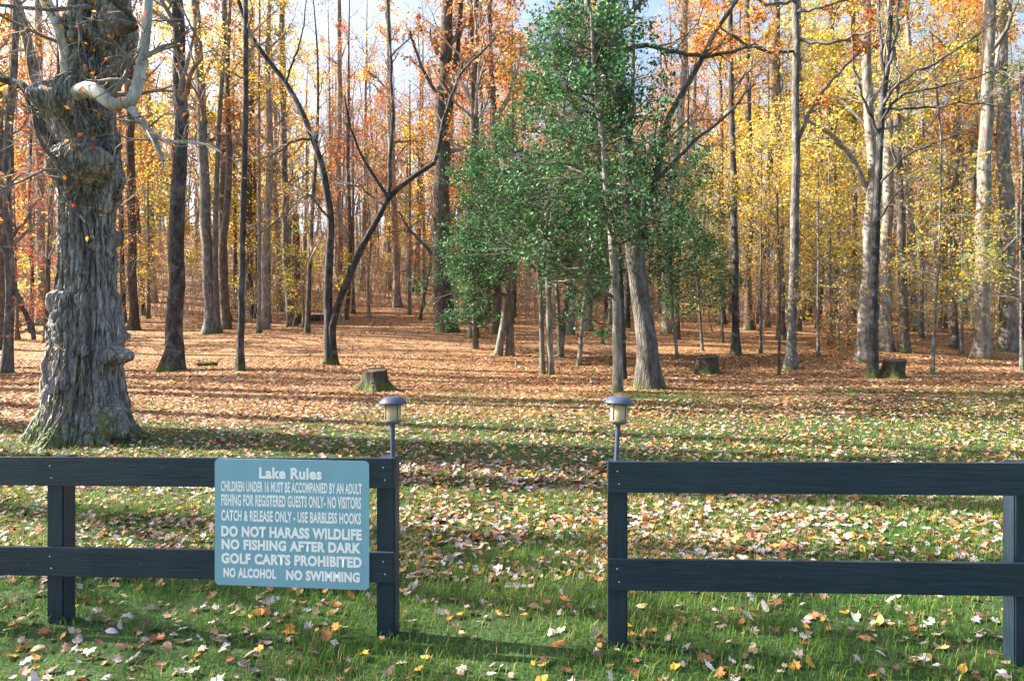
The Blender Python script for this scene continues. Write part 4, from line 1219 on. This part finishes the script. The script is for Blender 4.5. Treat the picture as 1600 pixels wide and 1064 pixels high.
ANCH = [(125, 'the gnarled maple'), (268, 'the stout dark trunk'), (328, 'the fused grey trunks'), (376, 'the slender dark trunk'), (456, 'the broken snag'), (518, 'the twin-stemmed tree'), (622, 'the clearing'), (697, 'the massive oak'),
        (743, 'the small tufted holly'), (797, 'the fluted holly trunks'), (862, 'the largest holly'), (965, 'the pale holly trunk'), (1018, 'the great oak'), (1150, 'the slim dark trunk'), (1235, 'the slim grey limbed tree'), (1363, 'the dark bluish trunk'), (1456, 'the slender young gold tree'), (1533, 'the swollen-footed beech'), (1574, 'the mottled beech')]
ORD = ['first', 'second', 'third', 'fourth', 'fifth', 'sixth', 'seventh', 'eighth', 'ninth', 'tenth', 'eleventh', 'twelfth']
def name_by_place(items):
    """items: (object, photo column, word for its look, noun): label each by the nearest landmark, counting outwards"""
    cells = {}
    for o, px, look, noun in items:
        ax, an = min(ANCH, key=lambda a: abs(a[0] - px))
        cells.setdefault((look, noun, an, 'left' if px < ax else 'right'), []).append((abs(px - ax), o))
    for (look, noun, an, side), lst in cells.items():
        lst.sort(key=lambda t: t[0])
        for k, (_, o) in enumerate(lst):
            num = '' if len(lst) == 1 else ORD[min(k, 11)] + ' '
            o['label'] = f'{num}{look} {noun} to the {side} of {an}'
LOOK = {'rust': 'brown-leaved', 'orange': 'orange-leaved', 'yellow': 'yellow-leaved', 'yg': 'green-yellow', 'bare': 'bare straight'}
placed = []
def put(kind, x, y, s, rz, rng, label=None, group=None):
    v = VAR[kind][rng.integers(len(VAR[kind]))]
    lab, grp = LAB[kind]
    if v.name in used:
        v = copy_tree(v)
    else:
        used.add(v.name)
    v['label'] = label or lab
    v['group'] = group or grp
    v.location = (x, y, gz(x, y) - .02)
    v.rotation_euler = (rng.normal(0, .025), rng.normal(0, .025), rz)
    v.scale = (s, s, s * rng.uniform(.92, 1.1))
    TREES.append((x, y))
    return v

rb = np.random.default_rng(77)
cnt, tries = 0, 0
while cnt < 225 and tries < 9000:
    tries += 1
    y = rb.uniform(27, 78)
    px = rb.uniform(-90, 1690)
    x = (px - CX) * y / F
    clear = 545 < px < 685
    if clear and y < 56: continue
    if y < 31 and 180 < px < 1050: continue
    md = min((x-a)**2 + (y-b)**2 for a, b in TREES)
    if md < (1.3 + y*.012)**2: continue
    if px < 700: pr_ = dict(rust=.20, orange=.18, yellow=.12, yg=.03, bare=.47)
    elif px < 1080: pr_ = dict(rust=.20, orange=.34, yellow=.14, yg=.02, bare=.30)
    else: pr_ = dict(rust=.14, orange=.18, yellow=.24, yg=.10, bare=.34)
    kind = rb.choice(list(pr_), p=np.array(list(pr_.values())) / sum(pr_.values()))
    placed.append((put(kind, x, y, rb.uniform(.75, 1.15), rb.uniform(0, 6.28), rb), px, LOOK[kind], 'background tree'))
    cnt += 1
for px, y, kind in ((515, 60, 'bare'), (540, 66, 'orange'), (566, 58, 'bare'), (590, 70, 'rust'), (604, 62, 'bare'), (636, 67, 'orange'), (652, 59, 'bare'), (575, 75, 'orange')):
    placed.append((put(kind, (px - CX) * y / F, y, 1.05, px, rb), px, LOOK[kind], 'background tree'))
name_by_place(placed)

# trees beyond the left edge, whose shadows stripe the lawn
for k, (x, y, kind, s) in enumerate([(-10.2, 6.0, 'rust', .6), (-19, 6.4, 'bare', .8), (-12.5, 9.2, 'pole', 1.1), (-15.5, 11.6, 'pole', 1.15),         (-13.6, 15.8, 'pole', 1.0), (-17.2, 17.8, 'pole', 1.1), (-21, 17.0, 'pole', 1.1), (-19, 23.0, 'pole', 1.0), (-22, 9.5, 'pole', 1.1), (-18, 13.2, 'pole', 1.1), (-12.8, 13.6, 'pole', 1.0), (-10.5, 10.8, 'pole', .9), (-15.6, 19.6, 'pole', 1.0), (-21, 20.5, 'rust', .9), (-17.5, 22.5, 'orange', .8), (-26, 22.0, 'rust', .9)]):
    put(kind, x, y, s, k * 1.3, rb, 'tree of the wood standing outside the picture beyond the gnarled maple', 'trees beyond the left edge')

# ---- saplings and brush stems
SL = {'yellow': 'spindly sapling with yellow leaves in the undergrowth', 'rust': 'spindly sapling with brown leaves in the undergrowth', 'bare': 'spindly leafless sapling in the undergrowth'}
SV = {k: [] for k in SL}
for k, (kind, h, cols, lv) in enumerate([('yellow', 4.2, {'yellow': 3, 'gold': 1}, 420), ('yellow', 3.0, {'yg': 1, 'yellow': 2}, 380), ('rust', 4.5, {'rust': 1, 'tan': 2}, 420), ('rust', 3.2, {'tan': 2, 'orange': 1}, 380), ('bare', 5.5, {'tan': 1}, 40), ('bare', 4.0, {'tan': 1}, 60), ('bare', 6.5, {'rust': 1}, 60)]):
    v = variant(60 + k, h, .03, 'twig_far', cols, lv, .11, 16, (.2, .98), h*.26, 50, .12, n2=4, n3=3, minr=.006)
    v.name = 'sapling'
    v['category'] = 'sapling'
    SV[kind].append(v)
splaced = []
cnt = tries = 0
while cnt < 290 and tries < 8000:
    tries += 1
    y = rb.uniform(33, 66)
    px = rb.uniform(-60, 1660)
    x = (px - CX) * y / F
    if px > 1080: y = rb.uniform(25, 62); x = (px - CX) * y / F
    if 555 < px < 690 and y < 44: continue
    kind = rb.choice(['yellow', 'rust', 'bare'], p=[.4, .2, .4] if px > 1050 else [.18, .37, .45])
    v = SV[kind][rb.integers(len(SV[kind]))]
    if v.name in used: v = copy_tree(v)
    else: used.add(v.name)
    v['label'] = SL[kind]
    v['group'] = 'saplings of the undergrowth, ' + kind
    v.location = (x, y, gz(x, y))
    v.rotation_euler = (rb.normal(0, .08), rb.normal(0, .08), rb.uniform(0, 6.28))
    s = rb.uniform(.6, 1.2)
    v.scale = (s, s, s)
    splaced.append((v, px, {'yellow': 'yellow-leaved', 'rust': 'brown-leaved', 'bare': 'leafless'}[kind], 'spindly sapling'))
    cnt += 1
name_by_place(splaced)

# ---- the far wood on the hillside, one mass
def far_wood():
    rng = np.random.default_rng(9)
    N = 620
    y = rng.uniform(74, 150, N)
    x = rng.uniform(-1.0, 1.0, N) * y * .95
    z = ground(x, y)
    h = rng.uniform(12, 24, N)
    K = 5
    P = np.empty((N, K, 3))
    for k in range(K):
        P[:, k] = np.stack([x, y, z - .3 + h*k/(K-1)], 1)
        if k: P[:, k, :2] += rng.normal(0, .25, (N, 2)) * k**.5
    r = rng.uniform(.09, .24, N)
    Rr = r[:, None] * np.linspace(1, .25, K)[None]
    ch = [(*tubes(P, Rr, 6), None, 0)]
    B, b = grow(rng, P, Rr, 8, .3, 1, 50, 3.2, 4, .25, .2, .45, .3, .02, .3)
    C, c = grow(rng, B, b, 2, .2, 1, 45, 1.5, 3, .3, .1, .6, .4, .014, .3)
    # brush, kept out of the clearing
    NB = 4400
    yb = 38 + 92*rng.uniform(0, 1, NB)**1.6; xb = rng.uniform(-1, 1, NB) * yb * .95; clr = (np.abs(xb / yb * F + 180) < 75) & (yb < 50)
    yb[clr] += 16; xb[clr] *= 1.3
    zb = ground(xb, yb)
    hb = rng.uniform(1.2, 5.5, NB)
    Q = np.empty((NB, 3, 3))
    ln = rng.normal(0, .22, (NB, 2)) * hb[:, None]
    for k in range(3):
        Q[:, k] = np.stack([xb + ln[:, 0]*(k/2)**1.4, yb + ln[:, 1]*(k/2)**1.4, zb - .1 + hb*k/2], 1)
    qr = rng.uniform(.012, .035, NB)[:, None] * np.array([[1, .7, .3]])
    D, dd = grow(rng, Q, qr, 4, .3, 1, 40, 1.3, 2, .3, .1, .6, .4, .010, .2)
    ch += [(*tubes(B, b, 3), None, 1), (*tubes(C, c, 3), None, 1), (*tubes(Q, qr, 3), None, 1), (*tubes(D, dd, 3), None, 1)]
    mx = lambda px: None
    L1 = leaves_on(rng, C, 24000, .28, {'rust': 2, 'orange': 3, 'gold': 2, 'yellow': 2, 'tan': 3}, .5)
    L2 = leaves_on(rng, D, 20000, .14, {'tan': 5, 'rust': 1, 'gold': 1, 'yellow': 2}, .25)
    ch += [(L1[0], L1[1], L1[2], 2), (L2[0], L2[1], L2[2], 2)]
    o = mesh_obj('distant_wood', ch, [M['bark_grey'], M['twig_far'], M['leaf']], None, False)
    tag(o, 'mass of far trees and brush on the rising slope behind the wood', 'woodland', None, 'stuff')
far_wood()

# ================================================================== GRASS
def scatter_xy(rng, n, d0, d1, margin=1.4, slope=.82):
    y = np.sqrt(rng.uniform(d0**2, d1**2, n))
    x = rng.uniform(-1, 1, n) * (slope * y + margin)
    return x, y

def litter_cover(x, y):
    """0 = lawn, 1 = closed leaf litter"""
    k = .075*y - 1.05 - .02*x + 1.3*fbm(x*.55, y*.55, 0, 4)
    return np.clip((k - .30) / .42, 0, 1)

def grass():
    rng = np.random.default_rng(3)
    ch = []
    for n, d0, d1, hgt, wid, seg in ((118000, 2.1, 6.2, .055, .0042, True), (100000, 6.2, 15.5, .06, .010, False)):
        x, y = scatter_xy(rng, n, d0, d1)
        keep = rng.uniform(0, 1, n) > np.clip(litter_cover(x, y)*1.05, 0, .97)
        dens = fbm(x*2.3, y*2.3, 5, 3)
        keep &= rng.uniform(.15, .62, n) < dens + .08
        x, y, dens = x[keep], y[keep], dens[keep]
        n = len(x)
        z = ground(x, y) - .004
        a = rng.uniform(0, 2*math.pi, n)
        lean = rng.uniform(.1, .95, n)
        H = hgt * rng.uniform(.45, 1.3, n) * (.6 + .9*dens)
        dx, dy = np.cos(a), np.sin(a)
        wv = wid * rng.uniform(.6, 1.3, n) / 2
        px_, py_ = -dy * wv, dx * wv
        hue = fbm(x*.8, y*.8, 8, 3)
        c = np.stack([.06 + .10*hue, .165 + .08*hue, .022 + .02*hue], 1) * (1 + rng.normal(0, .22, (n, 1)))
        dead = rng.uniform(0, 1, n) < np.clip(.06 + .35*(fbm(x*1.1, y*1.1, 3, 3) - .45) * 3, .05, .5) + .12*(y > 5.5)
        c[dead] = np.array([.30, .24, .10]) * (1 + rng.normal(0, .2, (dead.sum(), 1)))
        c = np.clip(c, .01, .6)
        b0 = np.stack([x + px_, y + py_, z], 1); b1 = np.stack([x - px_, y - py_, z], 1)
        tip = np.stack([x + dx*H*lean, y + dy*H*lean, z + H*np.sqrt(np.clip(1 - (lean*.8)**2, .1, 1))], 1)
        if seg:
            mx_, my_, mz_ = x + dx*H*lean*.35, y + dy*H*lean*.35, z + H*.6
            m0 = np.stack([mx_ + px_*.8, my_ + py_*.8, mz_], 1); m1 = np.stack([mx_ - px_*.8, my_ - py_*.8, mz_], 1)
            V = np.stack([b0, b1, m0, m1, tip], 1)
            i = np.arange(n)[:, None] * 5
            Fc = np.concatenate([i + np.array([[0, 1, 3]]), i + np.array([[0, 3, 2]]), i + np.array([[2, 3, 4]])])
            ch.append((V.reshape(-1, 3), Fc, np.repeat(c, 5, 0), 0))
        else:
            V = np.stack([b0, b1, tip], 1)
            Fc = np.arange(3*n).reshape(n, 3)
            ch.append((V.reshape(-1, 3), Fc, np.repeat(c, 3, 0), 0))
    o = mesh_obj('grass', ch, [M['grass']], None, False)
    tag(o, 'short green lawn grass around and behind the fences', 'grass', None, 'stuff')
grass()

# ================================================================== FALLEN LEAVES
def leaf_outline(kind):
    if kind == 'maple':
        a = np.radians([270, 305, 330, 352, 20, 38, 58, 74, 90, 106, 122, 142, 160, 188, 210, 235])
        r = np.array([.14, .64, .55, .86, .66, .95, .68, .68, 1.06, .68, .68, .95, .66, .86, .55, .64])
    elif kind == 'oak':
        t = np.linspace(0, 2*math.pi, 18, endpoint=False) - math.pi/2
        a = t
        r = np.array([.9, .5, .42, .62, .40, .62, .46, .6, .72, .98, .72, .6, .46, .62, .40, .62, .42, .5])
    else:
        a = np.radians([270, 310, 345, 15, 45, 70, 90, 110, 135, 165, 195, 230])
        r = np.array([.95, .72, .56, .55, .62, .82, 1.05, .82, .62, .55, .56, .72])
    return np.c_[r*np.cos(a), r*np.sin(a)]

def leaf_template(kind, rng, curl=.35):
    o = leaf_outline(kind)
    o = o * (1 + rng.normal(0, .05, o.shape))
    n = len(o)
    inner = o * .45
    P = np.concatenate([[[0, 0]], inner, o])
    f1, f2 = rng.uniform(-curl, curl), rng.uniform(.1, curl)
    z = f1*P[:, 1]**2 + f2*P[:, 0]**2 + .10*np.sin(P[:, 0]*4 + rng.uniform(0, 6))*np.hypot(P[:, 0], P[:, 1]) + rng.normal(0, .03, len(P))
    V = np.c_[P, z - z.min()]
    Fc = [[0, 1 + k, 1 + (k+1) % n] for k in range(n)]
    Q = [[1 + k, 1 + n + k, 1 + n + (k+1) % n, 1 + (k+1) % n] for k in range(n)]
    return V, np.array(Fc), np.array(Q)

LT = []
lr = np.random.default_rng(15)
for kind, m in (('maple', 5), ('oak', 3), ('oval', 3)):
    for k in range(m):
        LT.append((kind, *leaf_template(kind, lr)))
LCOL = [('pale lavender-grey', (.46, .40, .40)), ('pale lavender-grey', (.54, .47, .44)), ('tan', (.52, .36, .20)), ('tan', (.58, .43, .28)), ('rust-brown', (.38, .15, .055)), ('rust-brown', (.30, .12, .05)),
        ('orange', (.60, .25, .045)), ('orange', (.66, .32, .05)), ('dark brown', (.13, .07, .05)), ('dark red', (.30, .05, .035)), ('whitish', (.68, .62, .56))]
protos = {}
def fallen_leaves():
    rng = np.random.default_rng(44)
    # the lawn leaves that show largest: each one an object
    cnt = 0
    pts = []
    while cnt < 300:
        y = math.sqrt(rng.uniform(2.45**2, 5.0**2))
        px = rng.uniform(-30, 1630)
        x = (px - CX) * y / F
        dens = float(fbm(x*1.6, y*1.6, 2, 3))
        if rng.uniform(.25, .75) > dens + (y - 2.9) * .10: continue
        if any((x-a)**2 + (y-b)**2 < .06**2 for a, b in pts): continue
        pts.append((x, y))
        ti = int(rng.integers(len(LT)))
        ci = int(rng.choice(len(LCOL), p=np.array([3, 2.4, 2, 1.4, 3, 2.8, 1.6, 1, 2, .8, .6]) / 20.6))
        key = (ti, ci)
        kind, V, Fc, Q = LT[ti]
        nm, col = LCOL[ci]
        if key not in protos:
            cc = np.array(col)[None] * (1 + .16*np.hypot(V[:, 0], V[:, 1])[:, None]*rng.normal(0, 1, (len(V), 1)))
            o = mesh_obj('fallen_leaf', [(V, Fc, np.clip(cc, .01, .9), 0), (V, Q, np.clip(cc, .01, .9), 0)], [M['fallen']], None, True)
            protos[key] = o
        else:
            o = protos[key].copy()
            COL.objects.link(o)
        s = rng.uniform(.021, .040) * (1.1 if kind != 'oval' else .85)
        o.location = (x, y, gz(x, y) + rng.uniform(.008, .022))
        o.rotation_euler = (rng.normal(0, .38), rng.normal(0, .38), rng.uniform(0, 6.28))
        if rng.uniform() < .3: o.rotation_euler.x += math.pi; o.location.z += .012
        o.scale = (s, s, s)
        tag(o, f'{nm} fallen {kind} leaf lying on the grass by the fences', 'leaf', f'{nm} fallen {kind} leaves on the near lawn')
        cnt += 1
    # all the other leaves
    ch = []
    def strew(n, d0, d1, size, tmpl, cols, thr, cov=False, lift=.012, tilt=.35):
        x, y = scatter_xy(rng, n, d0, d1)
        f = fbm(x*1.6, y*1.6, 2, 3)
        keep = rng.uniform(.2, .8, n) < f + thr
        if cov:
            keep &= rng.uniform(0, 1, n) < .25 + .75*litter_cover(x, y)
        x, y = x[keep], y[keep]
        ti = rng.integers(0, len(tmpl), len(x))
        for t in range(len(tmpl)):
            s = ti == t
            V, Fs = tmpl[t]
            m = s.sum()
            if not m: continue
            ax, ay, az = rng.normal(0, tilt, m), rng.normal(0, tilt, m), rng.uniform(0, 6.28, m)
            ca, sa = np.cos(az), np.sin(az)
            sc = size * rng.uniform(.6, 1.3, m)
            vx = (V[None, :, 0]*ca[:, None] - V[None, :, 1]*sa[:, None]); vy = (V[None, :, 0]*sa[:, None] + V[None, :, 1]*ca[:, None])
            vz = V[None, :, 2] + vx*ax[:, None] + vy*ay[:, None]
            W = np.stack([x[s][:, None] + vx*sc[:, None], y[s][:, None] + vy*sc[:, None], ground(x[s], y[s])[:, None] + lift*rng.uniform(.3, 1.6, (m, 1)) + vz*sc[:, None]], -1)
            c = np.repeat(pal(rng, cols, m, .25), len(V), 0)
            for Fq in Fs:
                off = (np.arange(m) * len(V))[:, None, None]
                ch.append((W.reshape(-1, 3), (Fq[None] + off).reshape(-1, Fq.shape[1]), c, 0))
    full = [(V, [Fc, Q]) for _, V, Fc, Q in LT]
    # simple outline leaves and folded diamonds for distance
    mid_t = []
    for kind in ('maple', 'maple', 'oak', 'oval'):
        o = leaf_outline(kind)
        o = o[::2] if kind != 'maple' else o[[0, 1, 3, 4, 5, 6, 8, 10, 11, 12, 13, 15]]
        V = np.c_[np.concatenate([[[0, 0]], o]), np.zeros(len(o) + 1)]
        V[:, 2] = .3*V[:, 0]**2 - .15*V[:, 1]**2 + rng.normal(0, .07, len(V))
        mid_t.append((V, [np.array([[0, 1 + k, 1 + (k+1) % len(o)] for k in range(len(o))])]))
    dia = []
    for k in range(4):
        V = np.array([[0, -1, 0], [.75, .1, .15], [0, 1, .05], [-.75, .1, .15]]) + rng.normal(0, .12, (4, 3))
        dia.append((V, [np.array([[0, 1, 2], [0, 2, 3]])]))
    strew(4200, 2.3, 5.2, .027, full, 'lawnleaf', .0)
    strew(7800, 4.0, 5.4, .033, mid_t, {'lawnleaf': 5, 'litter': 1}, .12)
    strew(18500, 5.2, 7.6, .034, mid_t, {'lawnleaf': 5, 'litter': 1}, .12)
    strew(32000, 6.5, 13.5, .035, mid_t, {'litter': 3, 'lawnleaf': 3}, .2)
    strew(80000, 11, 25, .037, dia, {'litter': 6, 'lawnleaf': 1}, .45, True, .012, .24)
    strew(26000, 24, 50, .052, dia, 'litter', .5, False, .015, .2)
    o = mesh_obj('leaf_litter', ch, [M['fallen']], None, True)
    tag(o, 'carpet of fallen autumn leaves over the lawn and woodland floor', 'fallen leaves', None, 'stuff')
fallen_leaves()
tri = sum(len(m.loops) - 2*len(m.polygons) for m in bpy.data.meshes)
print('TRIS', tri, 'OBJECTS', len(bpy.data.objects))
